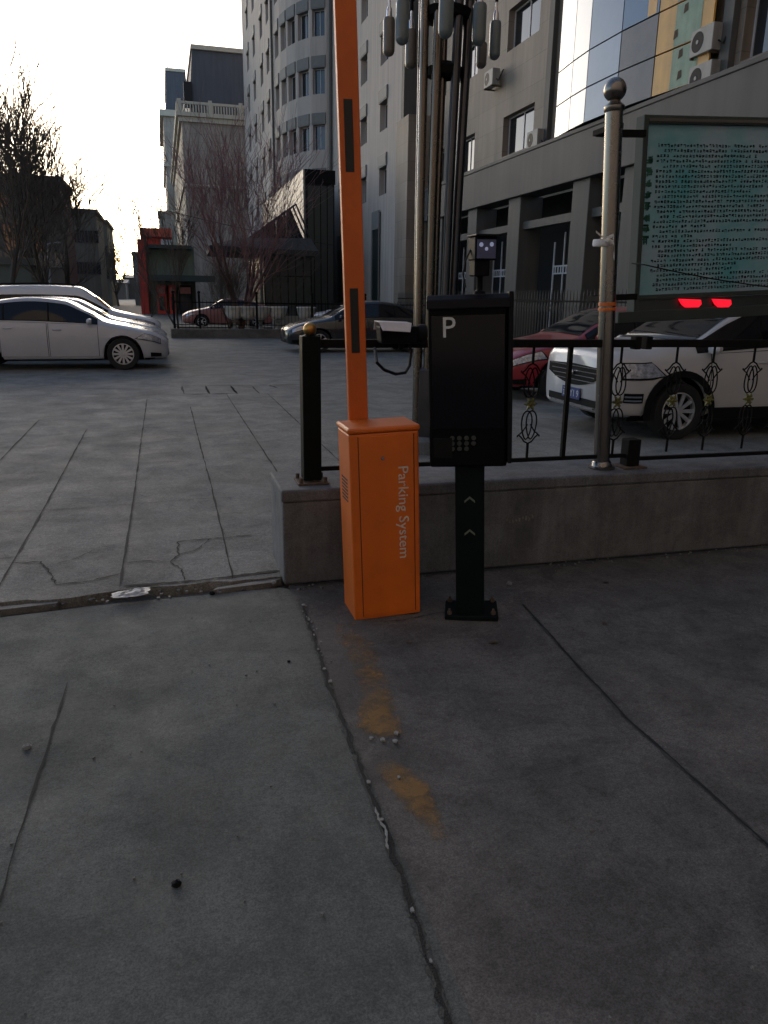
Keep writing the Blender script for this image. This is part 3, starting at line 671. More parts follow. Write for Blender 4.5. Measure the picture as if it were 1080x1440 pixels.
# ================================================================ steel lamp cluster
LX, LY = 2.70, 7.75
lamp = thing('street_lamp', (LX, LY, .03), 'tall lamp of bundled steel pipes hung with grey glass cylinders', 'street lamp')
mb = MB(); mb.lathe([(.0001, .16), (.30, .16), (.34, .13), (.34, 0)], (LX, LY, .03), 'Z', 24); mb.build('plinth', M['wallc'], lamp)
mb = MB(); mb.lathe([(.19, .16), (.19, .85), (.17, .88), (.0001, .88)], (LX-.02, LY, .03), 'Z', 10); mb.build('base_casing', M['pipedark'], lamp)
offs = [(-.20, -.06, .052, 'pipe'), (-.10, -.12, .06, 'pipe'), (.07, -.13, .055, 'pipedark'), (.19, -.05, .06, 'pipedark'), (.0, .14, .055, 'pipe'), (-.17, .10, .045, 'pipedark'), (.16, .1, .045, 'pipe'), (-.015, -.02, .05, 'pipe')]
for (a, b, rd, mm) in offs:
    mb = MB(); mb.tube([(LX+a*.85, LY+b*.85, .19), (LX+a, LY+b, 2.5), (LX+a*1.15+.02, LY+b*1.15, 4.6)], rd*.78, 16); mb.build('pipe', M[mm], lamp, smooth=True)
for z, rd in ((3.62, .16), (4.1, .22)):
    mb = MB(); mb.lathe([(rd*.5, 0), (rd, .02), (rd*1.1, .09), (rd*.6, .14), (rd*.5, .14)], (LX+.02, LY, z), 'Z', 18); mb.build('collar', M['blackmetal'], lamp, smooth=True)
hang = [(547, 25, 80, 15, -.25, 'shadeb'), (566, 0, 64, 17, -.35, 'shade'), (578, 42, 98, 15, .15, 'shadeb'), (627, -5, 55, 19, -.5, 'shade'), (621, 48, 103, 14, .1, 'shadeb'), (674, 5, 65, 18, -.35, 'shade'), (677, 60, 97, 14, .2, 'shadeb'), (696, 30, 85, 15, -.1, 'shade')]
for (px_, ya, yb, wd, dy, mm) in hang:
    Y_ = LY+dy; a = at(px_, ya, Y=Y_); b = at(px_, yb, Y=Y_); rd = wd/1080*(Y_*.96+.3)*.5*1.02; cx_ = (a.x+b.x)/2
    mb = MB(); prof = [(.0001, b.z)]+[(rd*math.sin(math.pi/2*i/6), b.z+rd*(1-math.cos(math.pi/2*i/6))) for i in range(1, 7)]+[(rd, a.z-.02), (rd*.85, a.z), (.0001, a.z)]
    mb.lathe(prof, (cx_, Y_, 0), 'Z', 18); s1 = mb.build('lamp_shade', M[mm], lamp, smooth=True)
    mb = MB(); mb.lathe([(rd*.5, a.z), (rd*.45, a.z+.07), (.012, a.z+.09), (.012, a.z+.16)], (cx_, Y_, 0), 'Z', 12); mb.build('socket', M['chrome'], s1, smooth=True)
    top = Vector((LX+.03, LY, a.z+.42)); mid = Vector((cx_, Y_, a.z+.16))
    mb = MB(); mb.tube([mid, mid+Vector((0, 0, .08)), mid.lerp(top, .5)+Vector((0, 0, .22)), top], .016, 8); mb.build('arm', M['blackmetal'], lamp, smooth=True)

# ================================================================ cars
def pchip(xs, ys):
    n = len(xs); h = [xs[i+1]-xs[i] for i in range(n-1)]; d = [(ys[i+1]-ys[i])/h[i] for i in range(n-1)]
    m = [d[0]]+[0 if d[i-1]*d[i] <= 0 else 2/(1/d[i-1]+1/d[i]) for i in range(1, n-1)]+[d[-1]]
    def f(x):
        x = min(max(x, xs[0]), xs[-1]); i = max(k for k in range(n-1) if xs[k] <= x) if x < xs[-1] else n-2
        t = (x-xs[i])/h[i]; return (2*t**3-3*t*t+1)*ys[i]+(t**3-2*t*t+t)*h[i]*m[i]+(3*t*t-2*t**3)*ys[i+1]+(t**3-t*t)*h[i]*m[i+1]
    return f
class Car:
    """loft: stations (x, zbottom, halfwidth, zshoulder, ztop, halfwidth_top), x forward"""
    def __init__(s, st, wx, wr):
        st = sorted(st); xs = [q[0] for q in st]; s.x0, s.x1 = xs[0], xs[-1]
        s.F = [pchip(xs, [q[k] for q in st]) for k in range(1, 6)]; s.wx = wx; s.wr = wr
    def ring(s, x):
        zb, w, zs, zt, wt = [f(x) for f in s.F]; h = zs-zb
        P = [(0, zb), (w*.78, zb), (w*.955, zb+.05), (w*.995, zb+h*.38), (w*.995, zb+h*.72), (w*.945, zs), (wt+(w*.945-wt)*.10, zt-(zt-zs)*.12), (wt*.80, zt-.004), (0, zt+.012)]
        for c in s.wx:
            q = (s.wr+.065)**2-(x-c)**2
            if q > 0:
                za = s.wr+math.sqrt(q)
                P = [(y, max(z, za)) if 1 <= i <= 5 else (y, z) for i, (y, z) in enumerate(P)]
        return P
    def pt(s, x, t, side=1):
        P = s.ring(x); i = min(int(t), 7); u = t-i
        def g(k): k = -k if k < 0 else k; return (P[k] if k <= 8 else (-P[16-k][0], P[16-k][1]))
        p0 = (-P[1][0], P[1][1]) if i == 0 else g(i-1); p1, p2, p3 = g(i), g(i+1), g(i+2)
        c = [.5*((2*p1[k])+(-p0[k]+p2[k])*u+(2*p0[k]-5*p1[k]+4*p2[k]-p3[k])*u*u+(-p0[k]+3*p1[k]-3*p2[k]+p3[k])*u**3) for k in (0, 1)]
        l_ = [p1[k]+(p2[k]-p1[k])*u for k in (0, 1)]; c = [c[k]*.6+l_[k]*.4 for k in (0, 1)]
        return Vector((x, side*c[0], c[1]))
    def body(s):
        mb = MB(); xs = []; x = s.x0
        while x < s.x1-1e-6: xs.append(x); x += .045
        xs.append(s.x1); T = [i*.25 for i in range(33)]
        K = 2*len(T)-2; rings = []
        for x in xs:
            a = [s.pt(x, t, 1) for t in T]; b = [s.pt(x, t, -1) for t in T[1:-1]][::-1]; rings.append(a+b)
        vs = [v for r_ in rings for v in r_]; fs = [(i*K+k, i*K+(k+1) % K, (i+1)*K+(k+1) % K, (i+1)*K+k) for i in range(len(xs)-1) for k in range(K)]
        fs += [tuple(range(K)), tuple(range((len(xs)-1)*K, len(xs)*K))]
        return mb.add(vs, fs)
    def patch(s, xa, xb, ta, tb, off, side=1, nx=14, nt=8, full=False, slant=None):
        """xa/xb may be functions of t"""
        mb = MB(); vs = []; fa = xa if callable(xa) else (lambda t: xa); fb = xb if callable(xb) else (lambda t: xb)
        cols = [(ta+(tb-ta)*j/nt, side) for j in range(nt+1)]
        if full: cols = cols+[(t, -side) for t, _ in cols[::-1][1:]]
        for t, sd_ in cols:
            for i in range(nx+1):
                x = fa(t)+(fb(t)-fa(t))*i/nx; e = .01
                p = s.pt(x, t, sd_); dx = s.pt(min(x+e, s.x1), t, sd_)-s.pt(max(x-e, s.x0), t, sd_); dt = s.pt(x, min(t+.05, 8), sd_)-s.pt(x, t-.05, sd_)
                nr = dx.cross(dt)*-sd_; nr = nr.normalized() if nr.length > 1e-9 else Vector((0, 0, 1))
                c_ = Vector((x*.6, 0, .6)); 
                if nr.dot(p-c_) < 0: nr = -nr
                vs.append(p+nr*off)
        m = len(cols); mb.add(vs, [(j*(nx+1)+i, j*(nx+1)+i+1, (j+1)*(nx+1)+i+1, (j+1)*(nx+1)+i) for j in range(m-1) for i in range(nx)])
        return mb
    def fx(s, y, z):
        """x of the nose surface at |y|, z"""
        def wid(x):
            prev = s.pt(x, 1)
            best = 0
            for k in range(10, 80):
                q = s.pt(x, k/10)
                if (prev.z-z)*(q.z-z) <= 0 and abs(q.z-prev.z) > 1e-6:
                    best = max(best, prev.y+(q.y-prev.y)*(z-prev.z)/(q.z-prev.z))
                prev = q
            return best
        a, b = s.x1-1.0, s.x1
        if wid(b) >= abs(y): return b
        for _ in range(14):
            m = (a+b)/2
            if wid(m) >= abs(y): a = m
            else: b = m
        return a
    def nose(s, y0, y1, z0, z1, off, ny=14, nz=4, zf=None):
        """panel on the nose; zf(u) -> (zlo, zhi) varies the outline"""
        mb = MB(); vs = []
        for i in range(ny+1):
            u = i/ny; y = y0+(y1-y0)*u; lo, hi = zf(u) if zf else (z0, z1)
            for j in range(nz+1):
                z = lo+(hi-lo)*j/nz; vs.append((s.fx(y, z)+off, y, z))
        m = nz+1; mb.add(vs, [(i*m+j, (i+1)*m+j, (i+1)*m+j+1, i*m+j+1) for i in range(ny) for j in range(nz)])
        return mb
def wheel(parent, x, y, r, side, spokes=10):
    mb = MB(); s = side
    ri = r*.68
    mb.lathe([(ri, s*.02), (ri, s*.085), (ri*.93, s*.09), (ri*.9, s*.06), (ri*.9, s*.02)], (0, 0, 0), 'Y', 28)
    for k in range(spokes):
        a = 2*math.pi*k/spokes; da = .10 if spokes > 6 else .12
        c1, s1 = math.cos(a), math.sin(a); cn, sn = -s1, c1
        w0, w1 = ri*.07, ri*.11
        P = [(ri*.12, w0), (ri*.93, w1), (ri*.93, -w1), (ri*.12, -w0)]
        vs = [(u*c1+v*cn, s*yy, u*s1+v*sn) for yy in (.06, .078) for u, v in P]; mb.add(vs, [(0, 1, 2, 3), (7, 6, 5, 4)]+[(i, (i+1) % 4, 4+(i+1) % 4, 4+i) for i in range(4)])
    mb.lathe([(.0001, s*.088), (ri*.14, s*.086), (ri*.18, s*.07), (ri*.18, s*.04)], (0, 0, 0), 'Y', 14)
    o = mb.build('wheel', M['rim'], parent, local=True, smooth=True); o.location = (x, y-s*.055, r)
    mb = MB(); mb.lathe([(ri, -s*.11), (r*.93, -s*.115), (r, -s*.09), (r, s*.07), (r*.96, s*.095), (ri*1.08, s*.10), (ri*.985, s*.088), (ri, s*.06)], (0, 0, 0), 'Y', 36); mb.build('tyre', M['rubber'], o, local=True, smooth=True)
    mb = MB(); mb.lathe([(.0001, s*.025), (ri*.9, s*.025), (ri*.9, s*.02)], (0, 0, 0), 'Y', 24); mb.build('brake_disc', M['trim'], o, local=True)
def make_car(name, loc, rz, label, car, paint, glx, cowl, rooff, roofr, rearg, doors, cat='car', group=None, hl=None, grille=None, gt=0, spokes=10, plate=None, far=False, roof_rail=False, tails=True):
    """glx = (front, rear) x of side glass"""
    t = thing(name, loc, label, cat, group, rz=rz)
    car.body().build('body', paint, t, local=True, smooth=True)
    car.patch(car.x0+.25, car.x1-.3, .95, 1.9, .004, 1, 60, 3).build('sill_trim', M['trim'], t, local=True, smooth=True)
    car.patch(car.x0+.25, car.x1-.3, .95, 1.9, .004, -1, 60, 3).build('sill_trim', M['trim'], t, local=True, smooth=True)
    car.patch(rooff+.02, cowl-.03, 6.35, 8, .006, 1, 14, 8, full=True).build('windscreen', M['carglass'], t, local=True, smooth=True)
    car.patch(rearg+.04, roofr-.03, 6.35, 8, .006, 1, 10, 8, full=True).build('rear_window', M['carglass'], t, local=True, smooth=True)
    for sd_ in (1, -1):
        n = len(glx)-1
        car.patch(lambda q: glx[-1]+.22*(q-5.1), glx[0], 5.10, 5.93-gt, .003, sd_, 40, 5).build('window_surround', M['trim'], t, local=True, smooth=True)
        for i in range(n):
            a, b = glx[i+1]+.015, glx[i]-.015
            fa = (lambda q, a=a, last=(i == n-1): (lambda tt: a+(.22*(tt-5.1) if last else 0)))(i)
            fb = (lambda q, b=b, first=(i == 0): (lambda tt: b-(.5*(tt-5.1)*0 if first else 0)))(i)
            car.patch(fa, fb, 5.14, 5.9-gt, .006, sd_, 18, 4).build('side_window', M['carglass'], t, local=True, smooth=True)
        for (a, b) in doors:
            car.patch(a, b, 2.2, 5.04, .0025, sd_, 14, 12).build('door_gap', M['seam'], t, local=True)
            d = car.patch(a+.01, b-.01, 2.22, 5.02, .005, sd_, 14, 12).build('door', paint, t, local=True, smooth=True)
            p = car.pt(a+.17, 4.5, sd_)
            mb = MB(); mb.tube([p+Vector((-.08, sd_*.012, 0)), p+Vector((-.06, sd_*.03, 0)), p+Vector((.06, sd_*.03, 0)), p+Vector((.08, sd_*.012, 0))], .011, 6); mb.build('handle', paint, d, local=True, smooth=True)
        p = car.pt(glx[0]-.16, 5.1, sd_); mb = MB(); 
        mb.lathe([(.0001, -.05), (.05, -.042), (.075, -.01), (.078, .03), (.06, .055), (.0001, .06)], (0, 0, 0), 'X', 14)
        mb.v = [(v[0]+p.x, v[1]*1.25+p.y+sd_*.12, v[2]*.85+p.z+.05) for v in mb.v]; mb.tube([p, p+Vector((0, sd_*.10, .03))], .018, 6)
        mb.build('wing_mirror', paint, t, local=True, smooth=True)
    for c_ in car.wx:
        for sd_ in (1, -1): wheel(t, c_, sd_*(car.F[1](c_)-.035), car.wr, sd_, spokes)
    mb = MB(); mb.box(car.x0+.35, car.x1-.4, -.62, .62, .19, .5); mb.build('underbody', M['trim'], t, local=True)
    if hl:
        xa, xb, ta, tb, sl = hl
        for sd_ in (1, -1):
            o = car.patch(lambda q: xa-sl*(q-ta), xb, ta, tb, .009, sd_, 14, 6).build('headlight_rim', M['trim'], t, local=True, smooth=True)
            car.patch(lambda q: xa+.03-sl*(q-ta)*.9, xb-.012, ta+.10, tb-.08, .013, sd_, 14, 6).build('headlight', M['head'], o, local=True, smooth=True)
    if tails:
        for sd_ in (1, -1): car.patch(car.x0+.02, car.x0+.28, 4.0, 4.9, .008, sd_, 6, 5).build('tail_light', M['tail'], t, local=True, smooth=True)
    if grille: grille(car, t)
    if plate:
        zc, txt = plate; x = car.fx(0, zc)+.022
        mb = MB(); mb.box(x, x+.008, -.22, .22, zc-.07, zc+.07); pl = mb.build('number_plate', M['plate'], t, local=True, bevel=.003)
        tx = text_mb(txt, .12, .001); wd = max(v[0] for v in tx.v); tx.v = [(x+.0092+v[2], (v[0]-wd/2)*.38/wd, zc-.042+v[1]) for v in tx.v]; tx.build('plate_lettering', M['glyph'], pl, local=True)
    return t
SEDAN = [(-2.35, .42, .66, .84, .93, .52), (-2.25, .26, .80, .93, 1.02, .62), (-1.95, .22, .87, .97, 1.10, .66), (-1.55, .20, .90, .98, 1.22, .64), (-.95, .19, .91, .97, 1.41, .60), (-.3, .19, .91, .96, 1.475, .60), (.25, .19, .91, .94, 1.43, .60), (.70, .19, .91, .93, 1.22, .66), (1.10, .20, .91, .90, 1.00, .72), (1.55, .20, .90, .84, .91, .70), (2.0, .21, .86, .74, .81, .62), (2.22, .22, .76, .64, .71, .52), (2.32, .25, .64, .58, .64, .45), (2.36, .30, .50, .54, .59, .38)]
SUV = [(-2.35, .45, .72, .95, 1.05, .58), (-2.28, .32, .84, 1.05, 1.30, .66), (-2.05, .28, .90, 1.08, 1.62, .66), (-1.6, .26, .93, 1.07, 1.73, .66), (-.6, .26, .93, 1.06, 1.76, .66), (.2, .26, .93, 1.04, 1.74, .66), (.62, .26, .93, 1.03, 1.50, .70), (1.05, .26, .93, 1.00, 1.16, .74), (1.4, .26, .92, .97, 1.06, .74), (1.85, .27, .90, .90, .98, .68), (2.15, .28, .83, .82, .90, .60), (2.29, .32, .70, .74, .82, .52), (2.35, .40, .56, .68, .74, .44)]
MPV = [(-2.30, .45, .72, .95, 1.05, .58), (-2.28, .32, .84, 1.05, 1.30, .66), (-2.05, .28, .90, 1.08, 1.58, .66), (-1.6, .26, .92, 1.06, 1.66, .66), (-.6, .25, .92, 1.04, 1.69, .66), (.1, .25, .92, 1.02, 1.66, .66), (.70, .25, .92, 1.00, 1.42, .70), (1.25, .25, .92, .98, 1.12, .75), (1.55, .25, .91, .96, 1.08, .75), (1.95, .25, .89, .92, 1.03, .70), (2.14, .26, .86, .92, 1.02, .70), (2.25, .28, .80, .89, .97, .66), (2.29, .31, .72, .85, .92, .60)]
def sedan_grille(car, t):
    o = car.nose(-.34, .34, .44, .60, .012).build('grille', M['trim'], t, local=True, smooth=True)
    for z in (.47, .51, .55): car.nose(-.32, .32, z, z+.012, .02, 14, 1).build('grille_bar', M['chrome'], o, local=True)
    car.nose(-.5, .5, .27, .37, .010).build('air_intake', M['trim'], t, local=True, smooth=True)
def fog(car, t):
    for sd_ in (1, -1): car.patch(1.98, 2.2, 2.1, 2.7, .010, sd_, 8, 4).build('fog_light', M['trim'], t, local=True, smooth=True)
def sg(car, t): sedan_grille(car, t); fog(car, t)
def mpv_grille(car, t):
    zf = lambda u: (.57+.13*abs(2*u-1)**2, .83-.02*abs(2*u-1))
    o = car.nose(-.64, .64, 0, 0, .012, 20, 4, zf).build('grille', M['trim'], t, local=True, smooth=True)
    for z in (.63, .685, .74, .795):
        car.nose(-.59+(.80-z)*.7, .59-(.80-z)*.7, z, z+.011, .020, 18, 1).build('grille_bar', M['chrome'], o, local=True)
    mb = MB(); x = car.fx(0, .72)+.03; ball(mb, (x, 0, .72), .04, 14); mb.build('emblem', M['chrome'], o, local=True, smooth=True)
    zf2 = lambda u: (.345, .43+.0*u)
    car.nose(-.60, .60, 0, 0, .012, 20, 3, zf2).build('air_intake', M['trim'], t, local=True, smooth=True)
    car.nose(-.66, .66, .315, .342, .022, 20, 1).build('chrome_lip', M['chrome'], t, local=True, smooth=True)
    for sd_ in (1, -1):
        o = car.patch(1.88, 2.12, 2.7, 3.2, .008, sd_, 8, 4).build('fog_light_recess', M['trim'], t, local=True, smooth=True)
        for a in (2.78, 2.98): car.patch(1.90, 2.11, a, a+.09, .014, sd_, 8, 1).build('fog_light_strip', M['chrome'], o, local=True)
RY = .028
# right: white car behind the fence, heading left
wx = at(945, 618, z=RY)
mpv = make_car('parked_car', (wx.x+1.42, wx.y+.88, RY), math.pi, 'white people carrier parked behind the black fence at right', Car(MPV, (1.40, -1.38), .335), M['cream'],
    (1.20, .30, -.75, -1.95), 1.28, .22, -1.95, -2.28, ((.12, 1.02), (-.85, .10)), grille=mpv_grille, hl=(1.58, 2.16, 3.85, 4.85, -.22), spokes=10, plate=(.47, '辽EY1 9'), cat='car')
for c_ in (1.40, -1.38):
    for sd_ in (1, -1):
        mb = MB(); rr0, rr1 = .40, .475; vs = []
        for i in range(21):
            a_ = -.22+(math.pi+.44)*i/20
            for q in (rr0, rr1): vs.append((c_+q*math.cos(a_), sd_*(.925 if q == rr1 else .935), .335+q*math.sin(a_)))
        mb.add(vs, [(2*i, 2*i+1, 2*i+3, 2*i+2) for i in range(20)]); o = mb.build('wheel_arch_trim', M['trim'], mpv, local=True); m_ = o.modifiers.new('s', 'SOLIDIFY'); m_.thickness = .02; m_.offset = 0
mb = MB(); mb.box(-.95, .97, .885, .93, .24, .37); mb.build('door_sill_cladding', M['trim'], mpv, local=True, bevel=.01)
mb = MB(); mb.box(-.95, .97, -.93, -.885, .24, .37); mb.build('door_sill_cladding', M['trim'], mpv, local=True, bevel=.01)
# red car next to it
p = at(742, 518, Y=11.3)
make_car('parked_car', (p.x+1.95, 11.2+.9, RY), math.pi, 'dark red car parked beyond the white people carrier', Car(SEDAN, (1.42, -1.35), .32), M['red'],
    (.95, .05, -.85, -1.6), 1.05, .3, -.95, -1.75, ((-.02, .95), (-.92, -.04)), grille=sg, hl=(1.62, 2.2, 4.1, 4.95, -.15), spokes=7)
# dark car driving past behind the boom
p = at(480, 496, z=RY)
nose_x = at(404, 470, Y=p.y).x
make_car('passing_car', (nose_x+2.36, p.y+.9, RY), math.pi, 'dark saloon passing across the road behind the barrier boom', Car(SEDAN, (1.42, -1.35), .32), M['darkcar'],
    (.95, .05, -.85, -1.6), 1.05, .3, -.95, -1.75, ((-.02, .95), (-.92, -.04)), grille=sg, hl=(1.62, 2.2, 4.1, 4.95, -.15), spokes=7)
# left row: three cars heading right
p = at(175, 520, z=RY)
wx1 = p.x
make_car('parked_car', (wx1-1.42, p.y+.88, RY), 0, 'silver white saloon parked at left, nearest of the row', Car(SEDAN, (1.42, -1.35), .33), M['silver'],
    (.95, .0, -.85, -1.6), 1.05, .3, -.95, -1.75, ((-.02, .95), (-.95, -.04)), grille=sg, hl=(1.66, 2.2, 4.0, 4.9, -.25), spokes=12, group='cars parked in a row at left')
make_car('parked_car', (wx1-1.42-.02, p.y+.88+2.6, RY), 0, 'white saloon between the silver saloon and the white off-roader', Car(SEDAN, (1.42, -1.35), .33), M['silver'],
    (.95, .0, -.85, -1.6), 1.05, .3, -.95, -1.75, ((-.02, .95), (-.95, -.04)), grille=sg, hl=(1.66, 2.2, 4.0, 4.9, -.25), spokes=7, group='cars parked in a row at left')
sx_ = at(225, 470, Y=p.y+5.4).x
suvt = make_car('parked_car', (sx_-2.32, p.y+.9+5.3, RY), 0, 'tall white off-roader with roof rails, farthest of the left row', Car(SUV, (1.42, -1.38), .38), M['white'],
    (1.0, .1, -.85, -2.0), 1.1, .25, -1.95, -2.28, ((.0, .98), (-.95, -.02)), grille=sg, hl=(1.62, 2.2, 4.0, 4.9, -.1), spokes=6, group='cars parked in a row at left', gt=.22)
for sd_ in (1, -1):
    mb = MB(); mb.tube([(.15, sd_*.62, 1.73), (.05, sd_*.62, 1.79), (-.6, sd_*.62, 1.81), (-1.6, sd_*.62, 1.78), (-1.8, sd_*.62, 1.71)], .016, 6); mb.build('roof_rail', M['trim'], suvt, local=True, smooth=True)
# far cars behind the planting bed
make_car('distant_car', (3.3, 42.0, -.03), math.pi, 'faded red saloon parked behind the planting bed railing', Car(SEDAN, (1.42, -1.35), .32), M['pinkred'],
    (.95, .05, -.85, -1.6), 1.05, .3, -.95, -1.75, ((-.02, .95), (-.92, -.04)), hl=(1.66, 2.2, 4.0, 4.9, -.25), spokes=6)
make_car('distant_car', (8.6, 36.5, -.03), math.pi, 'white saloon glimpsed behind the white bowl planters', Car(SEDAN, (1.42, -1.35), .32), M['white'],
    (.95, .05, -.85, -1.6), 1.05, .3, -.95, -1.75, ((-.02, .95),), hl=(1.66, 2.2, 4.0, 4.9, -.25), spokes=6)
exec_part2 = True

# ================================================================ planting bed across the road
bed = thing('planting_bed', (7.2, 31.2, -.03), 'raised kerb bed of bare soil across the road', 'planting bed')
mb = MB(); mb.box(.25, 20, 30.3, 30.55, -.03, .36); mb.box(.25, .5, 30.55, 33.4, -.03, .36); mb.box(.5, 20, 33.15, 33.4, -.03, .34); mb.build('kerb_wall', M['kerb'], bed, bevel=.02)
mb = MB(); mb.box(.5, 20, 30.55, 33.15, -.03, .27); mb.build('soil', M['soil'], bed)
rail = thing('railing', (7.2, 30.9, .27), 'low black spiked railing standing in the planting bed', 'railing')
mb = MB(); mb.box(.4, 19.8, 30.89, 30.92, 1.30, 1.34); mb.box(.4, 19.8, 30.89, 30.92, .48, .51); mb.build('rail', M['blackmetal'], rail)
x = .4; k = 0; bars = MB()
while x < 19.8:
    if k % 16 == 7 or k == 0:
        mb = MB(); mb.box(x-.04, x+.04, 30.86, 30.94, .27, 1.62); ball(mb, (x, 30.9, 1.68), .06, 8); mb.build('railing_post', M['blackmetal'], rail)
    else: bars.tube([(x, 30.9, .3), (x, 30.9, 1.36), (x, 30.9, 1.46)], [.011, .011, .002], 4)
    x += .135; k += 1
o = bars.build('bars', M['blackmetal'], rail); o['kind'] = 'stuff'
# bowls
proto = None
for i, px_ in enumerate((330, 349, 367, 391, 431)):
    p = at(px_, 462, Y=31.6); hr = .30
    lab = ['leftmost white bowl planter, at the foot of the purple shrub', 'white bowl planter just left of the railing gap, second from left', 'white bowl planter, middle one of the row behind the railing', 'white bowl planter, fourth of the row behind the railing', 'white bowl planter farthest right, beside the gold ball'][i]
    if proto is None:
        proto = thing('bowl_planter', (p.x, 31.6, .27), lab, 'planter', 'white bowl planters in the bed')
        mb = MB(); mb.lathe([(.0001, .66), (.12, .66), (.25, .74), (.34, .90), (.38, 1.12), (.40, 1.14), (.40, 1.19), (.36, 1.19), (.34, 1.1), (.0001, 1.08)], (p.x, 31.6, 0), 'Z', 20); mb.build('bowl', M['bowl'], proto, smooth=True)
        mb = MB(); mb.lathe([(.16, .27), (.16, .32), (.07, .38), (.06, .56), (.12, .62), (.0001, .62)], (p.x, 31.6, 0), 'Z', 14); mb.build('pedestal', M['lowwhite'], proto, smooth=True)
    else:
        c = copy_tree(proto); c.location.x = p.x; c['label'] = lab
mb = MB(); mb.box(4.4, 9.0, 32.9, 33.05, .27, .80); 
lw = thing('low_parapet', (6.5, 33, .27), 'whitewashed low parapet behind the bowl planters', 'wall'); mb.build('parapet', M['lowwhite'], lw)

# ================================================================ trees
def grow(mbs, p, d, L, r, lvl, maxl, rg, up, spread, kids, seg=4, jit=.12, mr=.004):
    pts = [Vector(p)]; rad = [r]; dd = Vector(d).normalized(); tips = []
    for i in range(seg):
        dd = (dd+Vector((rg.uniform(-jit, jit), rg.uniform(-jit, jit), rg.uniform(-jit*.4, jit)+up*.08))).normalized()
        pts.append(pts[-1]+dd*L/seg); rad.append(max(mr*.7, r*(1-.7*(i+1)/seg))); tips.append((pts[-1], dd.copy(), rad[-1]))
    mbs[0 if lvl == 0 else 1].tube(pts, rad, 7 if lvl == 0 else (5 if lvl == 1 else 3), cap=False)
    if lvl >= maxl: return
    n = kids[lvl]
    for k in range(n):
        i = rg.randint(1 if lvl == 0 else 0, seg-1) if k < n-1 else seg-1
        q, dq, rq = tips[i]
        ax = dq.orthogonal().normalized(); ax.rotate(Matrix.Rotation(rg.uniform(0, 2*math.pi), 3, dq))
        a = rg.uniform(.5, 1)*spread
        nd = (dq*math.cos(a)+ax*math.sin(a)); nd.z += up*.25
        grow(mbs, q, nd, L*rg.uniform(.48, .80), max(mr, rq*(.62 if lvl else .5)), lvl+1, maxl, rg, up, spread, kids, 3 if lvl > 0 else 4, jit, mr)
def tree(name, x, y, z, h, r, label, cat='tree', group=None, seed=1, stems=1, spread=.6, up=.5, maxl=4, kids=(7, 5, 5, 4), lean=(0, 0), barkm='bark', twigm='twig', trunkf=.5, jit=.12, mr=.005):
    rg = random.Random(seed); t = thing(name, (x, y, z), label, cat, group); A, B = MB(), MB()
    for s_ in range(stems):
        if stems == 1: d = (lean[0], lean[1], 1)
        else:
            a = 2*math.pi*s_/stems+rg.uniform(-.3, .3); d = (math.cos(a)*rg.uniform(.15, .5)+lean[0], math.sin(a)*rg.uniform(.15, .45)+lean[1], 1)
        grow((A, B), (x, y, z-.05), d, h*trunkf*rg.uniform(.85, 1.1), r*(1 if stems == 1 else rg.uniform(.6, 1)), 0, maxl, rg, up, spread, kids, 6, jit, mr)
    zz_ = sorted(v[2] for v in B.v); zt_ = max(zz_[int(len(zz_)*.985)], zz_[-1]*.90); f_ = h/(zt_-z)
    for q in (A, B): q.v = [(x+(v[0]-x)*f_, y+(v[1]-y)*f_, z+(v[2]-z)*f_ if v[2] > z else v[2]) for v in q.v]
    A.build('trunk', M[barkm], t, smooth=True); o = B.build('crown', M[twigm], t); return t
def tpos(px_, Y): p = at(px_, 420, Y=Y); return p.x
T = 'bare street trees at left'
tree('bare_tree', tpos(8, 36), 36, -.03, 11.8, .18, 'tall bare tree at the left edge of the photo', group=T, seed=5, spread=.62, up=.55, trunkf=.6, lean=(.03, 0), kids=(14, 8, 5), maxl=3, mr=.020, jit=.16)
tree('bare_tree', tpos(66, 42), 42, -.03, 11.0, .18, 'bare forked tree rising behind the white off-roader', group=T, seed=8, spread=.75, up=.5, trunkf=.6, lean=(-.08, 0), kids=(14, 8, 5), maxl=3, mr=.024, jit=.16)
tree('bare_tree', tpos(84, 47), 47, -.03, 11.0, .2, 'bare tree with a long branch leaning right towards the street', group=T, seed=19, spread=.8, up=.4, trunkf=.62, lean=(.22, 0), kids=(14, 8, 5), maxl=3, mr=.027, jit=.16)
tree('bare_tree', tpos(42, 54), 54, -.03, 14.0, .2, 'bare tree between the leftmost tree and the forked tree, farther back', group=T, seed=23, spread=.7, up=.5, trunkf=.6, kids=(14, 8, 5), maxl=3, mr=.030, jit=.16)
tree('bare_tree', tpos(166, 110), 110, -.03, 8.5, .16, 'distant bare tree at the end of the street in the sunset glow', group=T, seed=31, spread=.8, up=.4, trunkf=.55, kids=(12, 7, 6), maxl=3, mr=.028)
tree('bare_tree', tpos(248, 32), 32, .25, 6.2, .10, 'slim bare tree leaning left in front of the red building', seed=44, spread=.45, up=.6, trunkf=.55, stems=2, lean=(-.22, 0), kids=(7, 4, 4, 3), mr=.013)
tree('shrub_tree', tpos(338, 31.9), 31.9, .27, 7.9, .11, 'tall purple-twigged multi-stemmed bare shrub in the planting bed', 'tree', seed=52, stems=6, spread=.66, up=.5, trunkf=.58, kids=(8, 6, 5), maxl=3, mr=.011, barkm='purplebark', twigm='purpletwig')
tree('shrub_tree', tpos(322, 31.6), 31.6, .27, 3.2, .04, 'low brown bare shrub at the foot of the tall purple-twigged one', 'shrub', seed=61, stems=8, spread=.6, up=.6, trunkf=.5, kids=(6, 4, 3, 3), barkm='bark', twigm='twig')
